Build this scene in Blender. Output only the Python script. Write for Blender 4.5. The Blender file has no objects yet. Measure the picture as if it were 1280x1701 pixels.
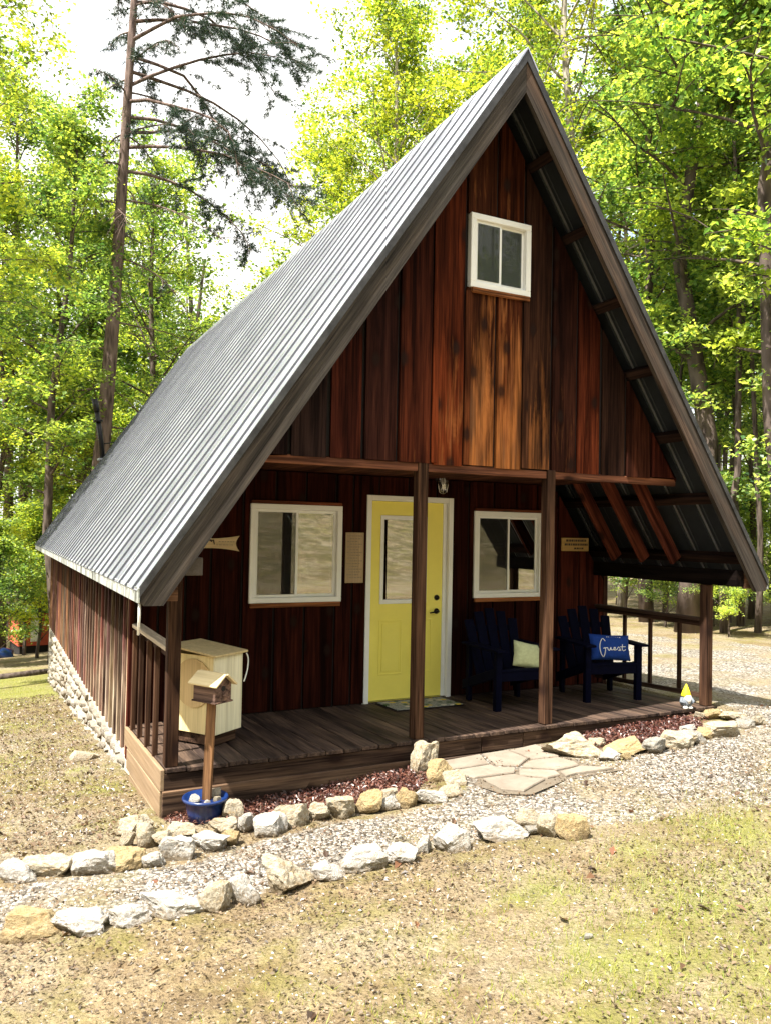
import bpy, bmesh, math, random
import numpy as np
from mathutils import Vector, Matrix, noise

R = math.radians
scene = bpy.context.scene
col = scene.collection

# ------------------------------------------------------------------ camera, sky, sun, exposure
cam_data = bpy.data.cameras.new('camera')
cam = bpy.data.objects.new('camera', cam_data); col.objects.link(cam)
scene.camera = cam
cam_data.sensor_fit = 'HORIZONTAL'; cam_data.sensor_width = 36.0
cam_data.lens = 36.0*1312.17/1280.0
cam_data.clip_start = 0.05; cam_data.clip_end = 1000
def cam_axes(yaw, pitch, roll):
    y, p, r = R(yaw), R(pitch), R(roll)
    f = Vector((-math.sin(y)*math.cos(p), math.cos(y)*math.cos(p), math.sin(p)))
    rt = Vector((math.cos(y), math.sin(y), 0)); up = rt.cross(f)
    return rt*math.cos(r)+up*math.sin(r), up*math.cos(r)-rt*math.sin(r), f
rt, up, fw = cam_axes(-26.607, 1.449, 1.115)
M4 = Matrix((( rt.x, up.x, -fw.x, -1.145), (rt.y, up.y, -fw.y, -5.638), (rt.z, up.z, -fw.z, 1.681), (0, 0, 0, 1)))
cam.matrix_world = M4

TO_SUN = Vector((-0.47, -0.13, 0.873)).normalized()
world = bpy.data.worlds.new('World'); scene.world = world; world.use_nodes = True
wt = world.node_tree; wn = wt.nodes; wl = wt.links
for n in list(wn): wn.remove(n)
wout = wn.new('ShaderNodeOutputWorld')
sky = wn.new('ShaderNodeTexSky'); sky.sky_type = 'NISHITA'; sky.sun_disc = False
sky.sun_elevation = math.asin(TO_SUN.z); sky.sun_rotation = math.atan2(TO_SUN.x, TO_SUN.y)
sky.air_density = 1.2; sky.dust_density = 2.5; sky.ozone_density = 1.0
bg1 = wn.new('ShaderNodeBackground'); bg1.inputs['Strength'].default_value = 0.13
wl.new(sky.outputs[0], bg1.inputs['Color'])
bg2 = wn.new('ShaderNodeBackground'); bg2.inputs['Color'].default_value = (1.0, 0.985, 0.96, 1); bg2.inputs['Strength'].default_value = 0.62
tc = wn.new('ShaderNodeTexCoord'); mp = wn.new('ShaderNodeMapping'); mp.inputs['Scale'].default_value = (1.6, 1.6, 3.2)
nz = wn.new('ShaderNodeTexNoise'); nz.inputs['Scale'].default_value = 1.5; nz.inputs['Detail'].default_value = 6; nz.inputs['Roughness'].default_value = 0.55
cr = wn.new('ShaderNodeValToRGB'); cr.color_ramp.elements[0].position = 0.30; cr.color_ramp.elements[1].position = 0.52
cr.color_ramp.elements[0].color = (0.25, 0.25, 0.25, 1)
wl.new(tc.outputs['Generated'], mp.inputs['Vector']); wl.new(mp.outputs[0], nz.inputs['Vector']); wl.new(nz.outputs[0], cr.inputs[0])
mx = wn.new('ShaderNodeMixShader'); wl.new(cr.outputs[0], mx.inputs[0]); wl.new(bg1.outputs[0], mx.inputs[1]); wl.new(bg2.outputs[0], mx.inputs[2])
wl.new(mx.outputs[0], wout.inputs['Surface'])

sun_d = bpy.data.lights.new('sun', 'SUN'); sun_d.energy = 4.6; sun_d.angle = R(0.6); sun_d.color = (1.0, 0.95, 0.86)
sun = bpy.data.objects.new('sun', sun_d); col.objects.link(sun)
sun.rotation_euler = (-TO_SUN).to_track_quat('-Z', 'Y').to_euler(); sun.location = (-10, 0, 30)

vs = scene.view_settings
vs.view_transform = 'Standard'; vs.look = 'None'; vs.exposure = 1.72; vs.gamma = 1.0; vs.use_curve_mapping = False
scene.cycles.max_bounces = 5; scene.cycles.diffuse_bounces = 3; scene.cycles.glossy_bounces = 3
scene.cycles.transmission_bounces = 3; scene.cycles.transparent_max_bounces = 8
scene.cycles.use_denoising = True
scene.cycles.sample_clamp_indirect = 6.0

rnd = random.Random(7)

# ------------------------------------------------------------------ mesh helpers
class MB:
    def __init__(s): s.v = []; s.f = []; s.smooth = False
    def add(s, vs_, fs):
        b = len(s.v); s.v += [tuple(p) for p in vs_]; s.f += [tuple(i+b for i in f) for f in fs]; return s
    def box(s, x0, x1, y0, y1, z0, z1):
        return s.add([(x0,y0,z0),(x1,y0,z0),(x1,y1,z0),(x0,y1,z0),(x0,y0,z1),(x1,y0,z1),(x1,y1,z1),(x0,y1,z1)],
                     [(0,3,2,1),(4,5,6,7),(0,1,5,4),(1,2,6,5),(2,3,7,6),(3,0,4,7)])
    def cbox(s, x0, x1, y0, y1, z0, z1, c=0.006):
        X = ((x0,x1),(x0+c,x1-c)); Y = ((y0,y1),(y0+c,y1-c)); Z = ((z0,z1),(z0+c,z1-c))
        vv = []; idx = {}
        for i in (0,1):
            for j in (0,1):
                for k in (0,1):
                    for a in range(3):
                        p = (X[0 if a==0 else 1][i], Y[0 if a==1 else 1][j], Z[0 if a==2 else 1][k])
                        idx[(i,j,k,a)] = len(vv); vv.append(p)
        g = lambda i,j,k,a: idx[(i,j,k,a)]
        fs = []
        for q in (0,1):
            fs.append(((g(q,0,0,0),g(q,1,0,0),g(q,1,1,0),g(q,0,1,0)))[::(1 if q else -1)])
            fs.append(((g(0,q,0,1),g(0,q,1,1),g(1,q,1,1),g(1,q,0,1)))[::(1 if q else -1)])
            fs.append(((g(0,0,q,2),g(1,0,q,2),g(1,1,q,2),g(0,1,q,2)))[::(1 if q else -1)])
        for i in (0,1):
            for j in (0,1):
                fs.append((g(i,j,0,0),g(i,j,1,0),g(i,j,1,1),g(i,j,0,1)))
                fs.append((g(i,0,j,0),g(i,1,j,0),g(i,1,j,2),g(i,0,j,2)))
                fs.append((g(0,i,j,1),g(1,i,j,1),g(1,i,j,2),g(0,i,j,2)))
                for k in (0,1): fs.append((g(i,j,k,0),g(i,j,k,1),g(i,j,k,2)))
        return s.add(vv, fs)
    def prism(s, poly, y0, y1, c=0.0):
        """poly in (x,z), counter-clockwise seen from -Y; front at y0 chamfered by c"""
        n = len(poly)
        if c > 0:
            cx = sum(p[0] for p in poly)/n; cz = sum(p[1] for p in poly)/n
            def ins(p):
                dx, dz = cx-p[0], cz-p[1]
                return (p[0]+(c if dx>0 else -c), p[1]+(c if dz>0 else -c)*0.6)
            vv = [(ins(p)[0], y0, ins(p)[1]) for p in poly]+[(p[0], y0+c, p[1]) for p in poly]+[(p[0], y1, p[1]) for p in poly]
            fs = [tuple(range(n)), tuple(range(3*n-1, 2*n-1, -1))]
            for r_ in (0, 1):
                for i in range(n):
                    j = (i+1) % n; fs.append((r_*n+i, (r_+1)*n+i, (r_+1)*n+j, r_*n+j))
            return s.add(vv, fs)
        vv = [(p[0], y0, p[1]) for p in poly]+[(p[0], y1, p[1]) for p in poly]
        fs = [tuple(range(n)), tuple(range(2*n-1, n-1, -1))]
        for i in range(n):
            j = (i+1) % n; fs.append((i, n+i, n+j, j))
        return s.add(vv, fs)
    def slab(s, poly, z0, z1, c=0.01):
        """poly in (x,y), counter-clockwise seen from above; top chamfered"""
        n = len(poly); cx = sum(p[0] for p in poly)/n; cy = sum(p[1] for p in poly)/n
        ins = [(p[0]+(cx-p[0])*c*4, p[1]+(cy-p[1])*c*4) for p in poly]
        vv = [(p[0],p[1],z1) for p in ins]+[(p[0],p[1],z1-c) for p in poly]+[(p[0],p[1],z0) for p in poly]
        fs = [tuple(range(n))]
        for r_ in (0, 1):
            for i in range(n):
                j = (i+1) % n; fs.append((r_*n+i, (r_+1)*n+i, (r_+1)*n+j, r_*n+j))
        return s.add(vv, fs)
    def tube(s, pts, radii, n=8, cap=True):
        pts = [Vector(p) for p in pts]; m = len(pts)
        if not hasattr(radii, '__len__'): radii = [radii]*m
        b = len(s.v); prev = None
        for i, p in enumerate(pts):
            d = (pts[min(i+1,m-1)]-pts[max(i-1,0)])
            if d.length < 1e-9: d = Vector((0,0,1))
            d.normalize()
            if prev is None:
                a = d.cross(Vector((0.31,0.87,0.12)) if abs(d.z) > .9 else Vector((0,0,1))).normalized()
            else:
                a = (prev-d*prev.dot(d)).normalized()
            prev = a; bb = d.cross(a)
            for k in range(n):
                t = 2*math.pi*k/n
                s.v.append(tuple(p+(a*math.cos(t)+bb*math.sin(t))*radii[i]))
        for i in range(m-1):
            for k in range(n):
                k2 = (k+1) % n
                s.f.append((b+i*n+k, b+i*n+k2, b+(i+1)*n+k2, b+(i+1)*n+k))
        if cap:
            s.f.append(tuple(b+k for k in range(n))[::-1]); s.f.append(tuple(b+(m-1)*n+k for k in range(n)))
        return s
    def lathe(s, prof, n=24, cx=0, cy=0):
        b = len(s.v); m = len(prof)
        for r_, z in prof:
            for k in range(n):
                t = 2*math.pi*k/n; s.v.append((cx+r_*math.cos(t), cy+r_*math.sin(t), z))
        for i in range(m-1):
            for k in range(n):
                k2 = (k+1) % n; s.f.append((b+i*n+k, b+i*n+k2, b+(i+1)*n+k2, b+(i+1)*n+k))
        s.f.append(tuple(b+k for k in range(n))[::-1]); s.f.append(tuple(b+(m-1)*n+k for k in range(n)))
        return s
    def xf(s, m):
        s.v = [tuple(m @ Vector(p)) for p in s.v]; return s
    def mesh(s, name, smooth=False):
        me = bpy.data.meshes.new(name); me.from_pydata(s.v, [], s.f); me.update()
        if smooth: me.polygons.foreach_set('use_smooth', [True]*len(me.polygons))
        return me
    def build(s, name, mat, parent=None, smooth=False, color=None, loc=None, rot=None):
        me = s.mesh(name, smooth)
        if mat: me.materials.append(mat)
        return put(name, me, parent, color, loc, rot)

def put(name, me, parent=None, color=None, loc=None, rot=None):
    o = bpy.data.objects.new(name, me); col.objects.link(o)
    if parent: o.parent = parent
    if color: o.color = color
    if loc: o.location = loc
    if rot: o.rotation_euler = rot
    return o
def empty(name, loc=(0,0,0), rz=0):
    o = bpy.data.objects.new(name, None); col.objects.link(o); o.location = loc; o.rotation_euler = (0,0,rz)
    o.empty_display_size = 0.1; return o
def tag(o, label=None, cat=None, group=None, kind=None):
    if label: o['label'] = label
    if cat: o['category'] = cat
    if group: o['group'] = group
    if kind: o['kind'] = kind
    return o
def np_mesh(name, V, F, mat, smooth=False):
    """V (n,3) array, F (m,k) array of faces of one size"""
    me = bpy.data.meshes.new(name); k = F.shape[1]
    me.vertices.add(len(V)); me.vertices.foreach_set('co', V.astype(np.float32).ravel())
    me.loops.add(F.size); me.loops.foreach_set('vertex_index', F.astype(np.int32).ravel())
    me.polygons.add(len(F)); me.polygons.foreach_set('loop_start', np.arange(0, F.size, k, dtype=np.int32))
    me.polygons.foreach_set('use_smooth', np.full(len(F), smooth))
    me.update(calc_edges=True); me.validate()
    if mat: me.materials.append(mat)
    return me

# ------------------------------------------------------------------ materials
class NT:
    def __init__(s, name):
        s.m = bpy.data.materials.new(name); s.m.use_nodes = True
        s.t = s.m.node_tree; s.n = s.t.nodes; s.l = s.t.links
        for n in list(s.n): s.n.remove(n)
        s.out = s.n.new('ShaderNodeOutputMaterial')
    def new(s, ty, **kw):
        n = s.n.new(ty)
        for k, v in kw.items(): setattr(n, k, v)
        return n
    def link(s, a, b): s.l.new(a, b)
    def coord(s, kind='Object', scale=(1,1,1), rand=True):
        if kind == 'World':
            g = s.new('ShaderNodeNewGeometry'); src = g.outputs['Position']
        else:
            g = s.new('ShaderNodeTexCoord'); src = g.outputs[kind]
        m = s.new('ShaderNodeMapping'); m.inputs['Scale'].default_value = scale
        s.link(src, m.inputs['Vector'])
        if rand:
            oi = s.new('ShaderNodeObjectInfo'); mu = s.new('ShaderNodeMath', operation='MULTIPLY'); mu.inputs[1].default_value = 57.0
            s.link(oi.outputs['Random'], mu.inputs[0])
            cb = s.new('ShaderNodeCombineXYZ')
            for i in range(3): s.link(mu.outputs[0], cb.inputs[i])
            s.link(cb.outputs[0], m.inputs['Location'])
        return m.outputs[0]
    def noise(s, vec, scale, detail=4, rough=0.55, dist=0.0):
        n = s.new('ShaderNodeTexNoise'); n.inputs['Scale'].default_value = scale; n.inputs['Detail'].default_value = detail
        n.inputs['Roughness'].default_value = rough; n.inputs['Distortion'].default_value = dist
        if vec is not None: s.link(vec, n.inputs['Vector'])
        return n.outputs[0]
    def voro(s, vec, scale, feature='F1', out='Distance', rand=1.0):
        n = s.new('ShaderNodeTexVoronoi', feature=feature); n.inputs['Scale'].default_value = scale; n.inputs['Randomness'].default_value = rand
        if vec is not None: s.link(vec, n.inputs['Vector'])
        return n.outputs[out]
    def ramp(s, fac, stops, interp='LINEAR'):
        n = s.new('ShaderNodeValToRGB'); e = n.color_ramp.elements; n.color_ramp.interpolation = interp
        while len(e) < len(stops): e.new(0.5)
        for i, (p, c) in enumerate(stops):
            e[i].position = p; e[i].color = c if hasattr(c, '__len__') and len(c) == 4 else ((*c, 1) if hasattr(c, '__len__') else (c, c, c, 1))
        s.link(fac, n.inputs[0]); return n.outputs[0]
    def mix(s, fac, a, b, mode='MIX'):
        n = s.new('ShaderNodeMix', data_type='RGBA', blend_type=mode)
        for sock, v in ((n.inputs[0], fac), (n.inputs[6], a), (n.inputs[7], b)):
            if hasattr(v, 'is_output'): s.link(v, sock)
            elif hasattr(v, '__len__'): sock.default_value = (*v[:3], 1)
            else: sock.default_value = v
        return n.outputs[2]
    def math(s, op, a, b=None, clamp=False):
        n = s.new('ShaderNodeMath', operation=op, use_clamp=clamp)
        for i, v in enumerate((a, b)):
            if v is None: continue
            if hasattr(v, 'is_output'): s.link(v, n.inputs[i])
            else: n.inputs[i].default_value = v
        return n.outputs[0]
    def bump(s, h, strength=0.5, dist=0.01):
        n = s.new('ShaderNodeBump'); n.inputs['Strength'].default_value = strength; n.inputs['Distance'].default_value = dist
        s.link(h, n.inputs['Height']); return n.outputs[0]
    def bsdf(s, color, rough=0.6, metal=0.0, normal=None, spec=0.4, coat=0.0):
        p = s.new('ShaderNodeBsdfPrincipled')
        for sock, v in (('Base Color', color), ('Roughness', rough), ('Metallic', metal)):
            if hasattr(v, 'is_output'): s.link(v, p.inputs[sock])
            elif hasattr(v, '__len__'): p.inputs[sock].default_value = (*v[:3], 1)
            else: p.inputs[sock].default_value = v
        p.inputs['Specular IOR Level'].default_value = spec
        p.inputs['Coat Weight'].default_value = coat
        if normal is not None: s.link(normal, p.inputs['Normal'])
        s.link(p.outputs[0], s.out.inputs['Surface']); return p

def wood_mat(name, axis='Z', grey=0.0, knots=True, rough=0.8, spec=0.04, tan=(0.44,0.155,0.045), wear_light_z=None, wear_light_mul=(2.6,2.5,2.1), soft=False):
    """stained boards: the object's colour is the stain, its alpha how far the stain has worn off"""
    t = NT(name)
    sc = {'Z': (26,26,1.1), 'X': (1.1,26,26), 'Y': (26,1.1,26)}[axis]
    sf = {'Z': (90,90,2.2), 'X': (2.2,90,90), 'Y': (90,2.2,90)}[axis]
    sl = {'Z': (5,5,0.55), 'X': (0.55,5,5), 'Y': (5,0.55,5)}[axis]
    oi = t.new('ShaderNodeObjectInfo')
    v1 = t.coord('Object', sc); v2 = t.coord('Object', sf); v3 = t.coord('Object', sl)
    g1 = t.noise(v1, 1.0, 5, 0.6, 0.6); g2 = t.noise(v2, 1.0, 3, 0.6); g3 = t.noise(v3, 1.4, 4, 0.6, 0.3)
    grain = t.math('ADD', t.math('MULTIPLY', g1, 0.6), t.math('MULTIPLY', g2, 0.4))
    dark = t.mix(1.0, oi.outputs['Color'], (0.22,0.20,0.24), 'MULTIPLY')
    lite = t.mix(1.0, oi.outputs['Color'], (1.75,1.65,1.5), 'MULTIPLY')
    if soft:
        dark = t.mix(1.0, oi.outputs['Color'], (0.80,0.76,0.68), 'MULTIPLY'); lite = t.mix(1.0, oi.outputs['Color'], (1.12,1.10,1.05), 'MULTIPLY')
    base = t.mix(t.ramp(grain, [(0.33,0.0),(0.66,1.0)]), dark, lite)
    blot = t.ramp(g3, [(0.35,0.0),(0.62,1.0)])
    base = t.mix(t.math('MULTIPLY', blot, 0.15 if soft else 0.8), base, t.mix(1.0, base, (0.34,0.36,0.45), 'MULTIPLY'))
    streak = t.ramp(t.noise(v1, 0.55, 4, 0.65, 0.4), [(0.50,0.0),(0.62,0.9)])
    # worn stain: streaky patches of bare wood; on the battens also painted sunlight
    w = t.math('ADD', t.math('MULTIPLY', g1, 0.55), t.math('MULTIPLY', g3, 0.45))
    n4 = t.noise(v3, 2.3, 5, 0.7, 0.8)
    w = t.math('ADD', t.math('MULTIPLY', w, 0.62), t.math('MULTIPLY', n4, 0.38))
    am = oi.outputs['Alpha']
    if wear_light_z:
        ge = t.new('ShaderNodeNewGeometry'); sx = t.new('ShaderNodeSeparateXYZ'); t.link(ge.outputs['Position'], sx.inputs[0])
        fz = t.new('ShaderNodeMapRange'); fz.inputs[1].default_value = wear_light_z[0]; fz.inputs[2].default_value = wear_light_z[1]; fz.inputs[3].default_value = 1.0; fz.inputs[4].default_value = 0.55
        t.link(sx.outputs[2], fz.inputs[0]); base = t.mix(t.ramp(fz.outputs[0], [(0.55,0.0),(1.0,1.0)]), base, t.mix(1.0, base, wear_light_mul, 'MULTIPLY')); am = t.math('MULTIPLY', am, fz.outputs[0])  # boards paler toward the bottom; on the battens this paints sunlight
    thr = t.math('SUBTRACT', 0.78, t.math('MULTIPLY', am, 0.42))
    m = t.math('MULTIPLY', t.math('SUBTRACT', w, thr), 6.0, True)
    bare = t.mix(t.ramp(g2, [(0.3,0.0),(0.7,1.0)]), tuple(c*0.62 for c in tan), tuple(min(1,c*1.3) for c in tan))
    bare = t.mix(t.ramp(t.noise(v3, 3.1, 3), [(0.45,0.0),(0.7,0.75)]), bare, (0.085,0.050,0.032))
    c = t.mix(m, base, bare); c = t.mix(t.math('MULTIPLY', streak, 0.08 if soft else 0.8), c, t.mix(1.0, c, (0.22,0.22,0.25), 'MULTIPLY'))
    hgt = grain
    if knots:
        ks = {'Z': (3.4,3.4,2.1), 'X': (2.1,3.4,3.4), 'Y': (3.4,2.1,3.4)}[axis]
        vk = t.coord('Object', tuple(k*1.0 for k in ks))
        sv = t.new('ShaderNodeSeparateXYZ'); t.link(vk, sv.inputs[0]); cv = t.new('ShaderNodeCombineXYZ')
        ua, ub = {'Z': (0,2), 'X': (0,2), 'Y': (0,1)}[axis]; t.link(sv.outputs[ua], cv.inputs[0]); t.link(sv.outputs[ub], cv.inputs[1])
        vn = t.new('ShaderNodeTexVoronoi', voronoi_dimensions='2D'); vn.inputs['Scale'].default_value = 1.0; t.link(cv.outputs[0], vn.inputs['Vector'])
        d = t.math('ADD', vn.outputs['Distance'], t.math('MULTIPLY', t.math('SUBTRACT', g2, 0.5), 0.07)); kd = t.ramp(d, [(0.07,1.0),(0.16,0.0)])
        sel = t.math('GREATER_THAN', vn.outputs['Color'], 0.55)
        halo = t.math('MULTIPLY', t.ramp(d, [(0.10,0.9),(0.30,0.0)]), sel); c = t.mix(t.math('MULTIPLY', halo, 0.55), c, t.mix(1.0, c, (0.40,0.34,0.34), 'MULTIPLY'))
        c = t.mix(t.math('MULTIPLY', kd, t.math('MULTIPLY', sel, 0.8)), c, (0.018,0.010,0.008))
    if grey > 0:
        c = t.mix(t.math('MULTIPLY', t.ramp(g3, [(0.3,0.3),(0.65,1.0)]), grey), c, t.mix(t.ramp(grain, [(0.3,0.0),(0.7,1.0)]), (0.014,0.013,0.012), (0.105,0.094,0.082)))
    t.bsdf(c, rough, 0, t.bump(hgt, 0.55, 0.006), spec); return t.m

def plain(name, color, rough=0.6, metal=0.0, spec=0.4, var=0.15, scale=12, bump=0.1, coat=0.0):
    t = NT(name); v = t.coord('Object'); n = t.noise(v, scale, 5, 0.6)
    c = t.mix(t.ramp(n, [(0.3,0.0),(0.7,1.0)]), tuple(x*(1-var) for x in color), tuple(min(1,x*(1+var)) for x in color))
    nb = t.bump(t.noise(v, scale*6, 3), bump, 0.004) if bump else None
    t.bsdf(c, rough, metal, nb, spec, coat); return t.m

def tinted(name, rough=0.6, spec=0.3, scale=14, var=0.3, bump=0.2):
    t = NT(name); oi = t.new('ShaderNodeObjectInfo'); v = t.coord('Object'); n = t.noise(v, scale, 5, 0.6)
    c = t.mix(t.ramp(n, [(0.3,0.0),(0.7,1.0)]), t.mix(1.0, oi.outputs['Color'], (1-var,)*3, 'MULTIPLY'), t.mix(1.0, oi.outputs['Color'], (1+var,)*3, 'MULTIPLY'))
    t.bsdf(c, rough, 0, t.bump(t.noise(v, scale*5, 3), bump, 0.004), spec); return t.m

M = {}
M['plank'] = wood_mat('stained_plank', 'Z', wear_light_z=(2.6,3.9))
M['batten'] = wood_mat('bleached_sunlit_batten', 'Z', knots=False, wear_light_mul=(4.5,4.6,4.4), tan=(0.62,0.50,0.36), wear_light_z=(0.1,1.2))  # bleached wood plus painted sunlight, paler below the eave's shade
M['beam_x'] = wood_mat('stained_beam', 'X'); M['beam_y'] = wood_mat('stained_joist', 'Y', knots=False)
M['deck'] = wood_mat('deck_wood', 'Y', knots=False, tan=(0.30,0.19,0.12), rough=0.65, spec=0.12)
M['rake'] = wood_mat('weathered_board', 'X', grey=0.85, tan=(0.34,0.24,0.16))
M['post'] = wood_mat('post_wood', 'Z', knots=True, tan=(0.30,0.17,0.09))
M['pale_y'] = wood_mat('weathered_sunlit_rail', 'Y', grey=0.2, soft=True, knots=False, tan=(0.62,0.50,0.36))
M['pine_z'] = wood_mat('pale_pine', 'Z', knots=False, soft=True, tan=(0.75,0.6,0.35))
M['pine_x'] = wood_mat('pale_pine_board', 'X', knots=False, soft=True, tan=(0.75,0.6,0.35))
M['dark'] = plain('dark_backing', (0.012,0.009,0.008), 0.9, bump=0)
M['white'] = plain('white_vinyl', (0.90,0.90,0.88), 0.4, var=0.02, bump=0.02)
M['yellow'] = plain('yellow_paint', (0.95,0.83,0.16), 0.42, var=0.035, scale=5, bump=0.04, coat=0.1)
M['black'] = plain('black_metal', (0.012,0.011,0.011), 0.35, 0.6, bump=0.02)
M['navy'] = plain('navy_paint', (0.0014,0.0018,0.010), 0.75, spec=0.06, var=0.35, scale=20)
M['tint'] = tinted('tinted'); 
M['mark'] = plain('dark_print', (0.05,0.035,0.03), 0.8, bump=0)
M['markpale'] = plain('pale_print', (0.30,0.24,0.17), 0.8, bump=0)
M['thread'] = plain('white_thread', (0.8,0.8,0.78), 0.7, bump=0)
M['chrome'] = plain('bright_metal', (0.62,0.60,0.58), 0.22, 1.0, bump=0.02)

def metal_roof():
    t = NT('galvanised_metal'); oi = t.new('ShaderNodeObjectInfo')
    v = t.coord('Object', (1,1,1)); vs_ = t.coord('Object', (0.8,14,0.8))
    n = t.noise(v, 2.2, 6, 0.65); st = t.noise(vs_, 1.0, 5, 0.6); sp = t.voro(v, 70, out='Color')
    c = t.mix(t.ramp(n, [(0.3,0.0),(0.7,1.0)]), (0.27,0.288,0.32), (0.58,0.60,0.63))
    c = t.mix(t.math('MULTIPLY', t.ramp(st, [(0.46,0.0),(0.70,1.0)]), 0.65), c, (0.19,0.20,0.225))
    c = t.mix(0.10, c, sp, 'OVERLAY')
    c = t.mix(1.0, c, oi.outputs['Color'], 'MULTIPLY')
    dirt = t.ramp(t.noise(v, 9.0, 6, 0.7), [(0.66,0.0),(0.74,0.6)])
    c = t.mix(dirt, c, (0.08,0.075,0.07))
    r_ = t.ramp(st, [(0.3,0.30),(0.7,0.50)])
    t.bsdf(c, r_, 0.75, t.bump(t.noise(v, 5, 3), 0.10, 0.01), 0.5); return t.m
M['metal'] = metal_roof()
M['trim'] = plain('dark_edge_trim', (0.040,0.040,0.042), 0.6, 0.2, var=0.5, scale=9)
def eave_mat():
    t = NT('stained_eave_metal'); v = t.coord('Object', (1,3.2,0.6)); n = t.noise(v, 3.0, 6, 0.75)
    c = t.mix(t.ramp(n, [(0.47,0.0),(0.62,0.95)]), (0.40,0.42,0.39), (0.035,0.038,0.03))
    t.bsdf(c, 0.55, 0.1); return t.m
M['eave'] = eave_mat()
def glass():
    t = NT('window_glass')
    gl = t.new('ShaderNodeBsdfGlossy'); gl.inputs['Roughness'].default_value = 0.012; gl.inputs['Color'].default_value = (0.95,0.95,0.93,1)
    n = t.noise(t.coord('Object', (1,1,1)), 2.4, 2, 0.4); t.link(t.bump(n, 0.008, 0.02), gl.inputs['Normal'])
    tr = t.new('ShaderNodeBsdfTransparent'); tr.inputs['Color'].default_value = (0.55,0.58,0.56,1)
    lw = t.new('ShaderNodeLayerWeight'); lw.inputs['Blend'].default_value = 0.35
    f = t.math('ADD', t.math('MULTIPLY', lw.outputs['Fresnel'], 0.9), 0.30, True)
    m = t.new('ShaderNodeMixShader'); t.link(f, m.inputs[0]); t.link(tr.outputs[0], m.inputs[1]); t.link(gl.outputs[0], m.inputs[2])
    t.link(m.outputs[0], t.out.inputs['Surface']); return t.m
M['glass'] = glass()
def lantern_glass():
    t = NT('lantern_glass'); g = t.new('ShaderNodeBsdfGlossy'); g.inputs['Roughness'].default_value = 0.05
    tr = t.new('ShaderNodeBsdfTransparent'); m = t.new('ShaderNodeMixShader'); m.inputs[0].default_value = 0.35
    t.link(tr.outputs[0], m.inputs[1]); t.link(g.outputs[0], m.inputs[2]); t.link(m.outputs[0], t.out.inputs['Surface']); return t.m
M['lglass'] = lantern_glass()
def screen(name='insect_screen', k=0.25, c=(0.05,0.05,0.05,1)):
    t = NT(name); tr = t.new('ShaderNodeBsdfTransparent'); d = t.new('ShaderNodeBsdfDiffuse'); d.inputs['Color'].default_value = c
    m = t.new('ShaderNodeMixShader'); m.inputs[0].default_value = k
    t.link(tr.outputs[0], m.inputs[1]); t.link(d.outputs[0], m.inputs[2]); t.link(m.outputs[0], t.out.inputs['Surface']); return t.m
M['screen'] = screen()
M['screen2'] = screen('grey_insect_screen', 0.55, (0.075,0.085,0.08,1))
def rock_mat():
    t = NT('quartz_rock'); oi = t.new('ShaderNodeObjectInfo'); v = t.coord('Object', (1,1,1))
    n = t.noise(v, 7, 6, 0.65); n2 = t.noise(v, 22, 5, 0.7); n3 = t.noise(v, 4.0, 4, 0.6, 0.5)
    c = t.mix(t.ramp(n, [(0.30,0.0),(0.68,1.0)]), t.mix(1.0, oi.outputs['Color'], (0.62,0.58,0.54), 'MULTIPLY'), oi.outputs['Color'])
    st = t.math('MULTIPLY', t.ramp(n3, [(0.50,0.0),(0.66,1.0)]), oi.outputs['Alpha'])
    c = t.mix(st, c, (0.40,0.26,0.11))
    c = t.mix(t.ramp(n2, [(0.56,0.0),(0.68,0.85)]), c, (0.15,0.13,0.09)); c = t.mix(t.ramp(t.noise(v, 10, 5, 0.7, 1.0), [(0.60,0.0),(0.68,0.7)]), c, (0.20,0.19,0.12))
    tcz = t.new('ShaderNodeTexCoord'); sz = t.new('ShaderNodeSeparateXYZ'); t.link(tcz.outputs['Object'], sz.inputs[0])
    dirt = t.ramp(t.math('ADD', t.math('MULTIPLY', sz.outputs[2], 0.5), t.math('MULTIPLY', n, 0.6)), [(0.12,0.85),(0.36,0.0)])
    c = t.mix(dirt, c, (0.14,0.10,0.055))
    t.bsdf(c, 0.85, 0, t.bump(t.math('ADD', n, t.math('MULTIPLY', n2, 0.6)), 0.9, 0.02), 0.2); return t.m
M['rock'] = rock_mat()
def foundation_mat():
    t = NT('rubble_mortar'); v = t.coord('Object'); n = t.noise(v, 6, 6, 0.7); d = t.noise(v, 30, 4, 0.7)
    c = t.mix(t.ramp(n, [(0.35,0.0),(0.65,1.0)]), (0.42,0.37,0.30), (0.66,0.62,0.54)); c = t.mix(t.ramp(d, [(0.6,0.0),(0.75,0.7)]), c, (0.13,0.12,0.10))
    t.bsdf(c, 0.95, 0, t.bump(t.math('ADD', n, d), 1.0, 0.03), 0.15); return t.m
M['found'] = foundation_mat()

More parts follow.
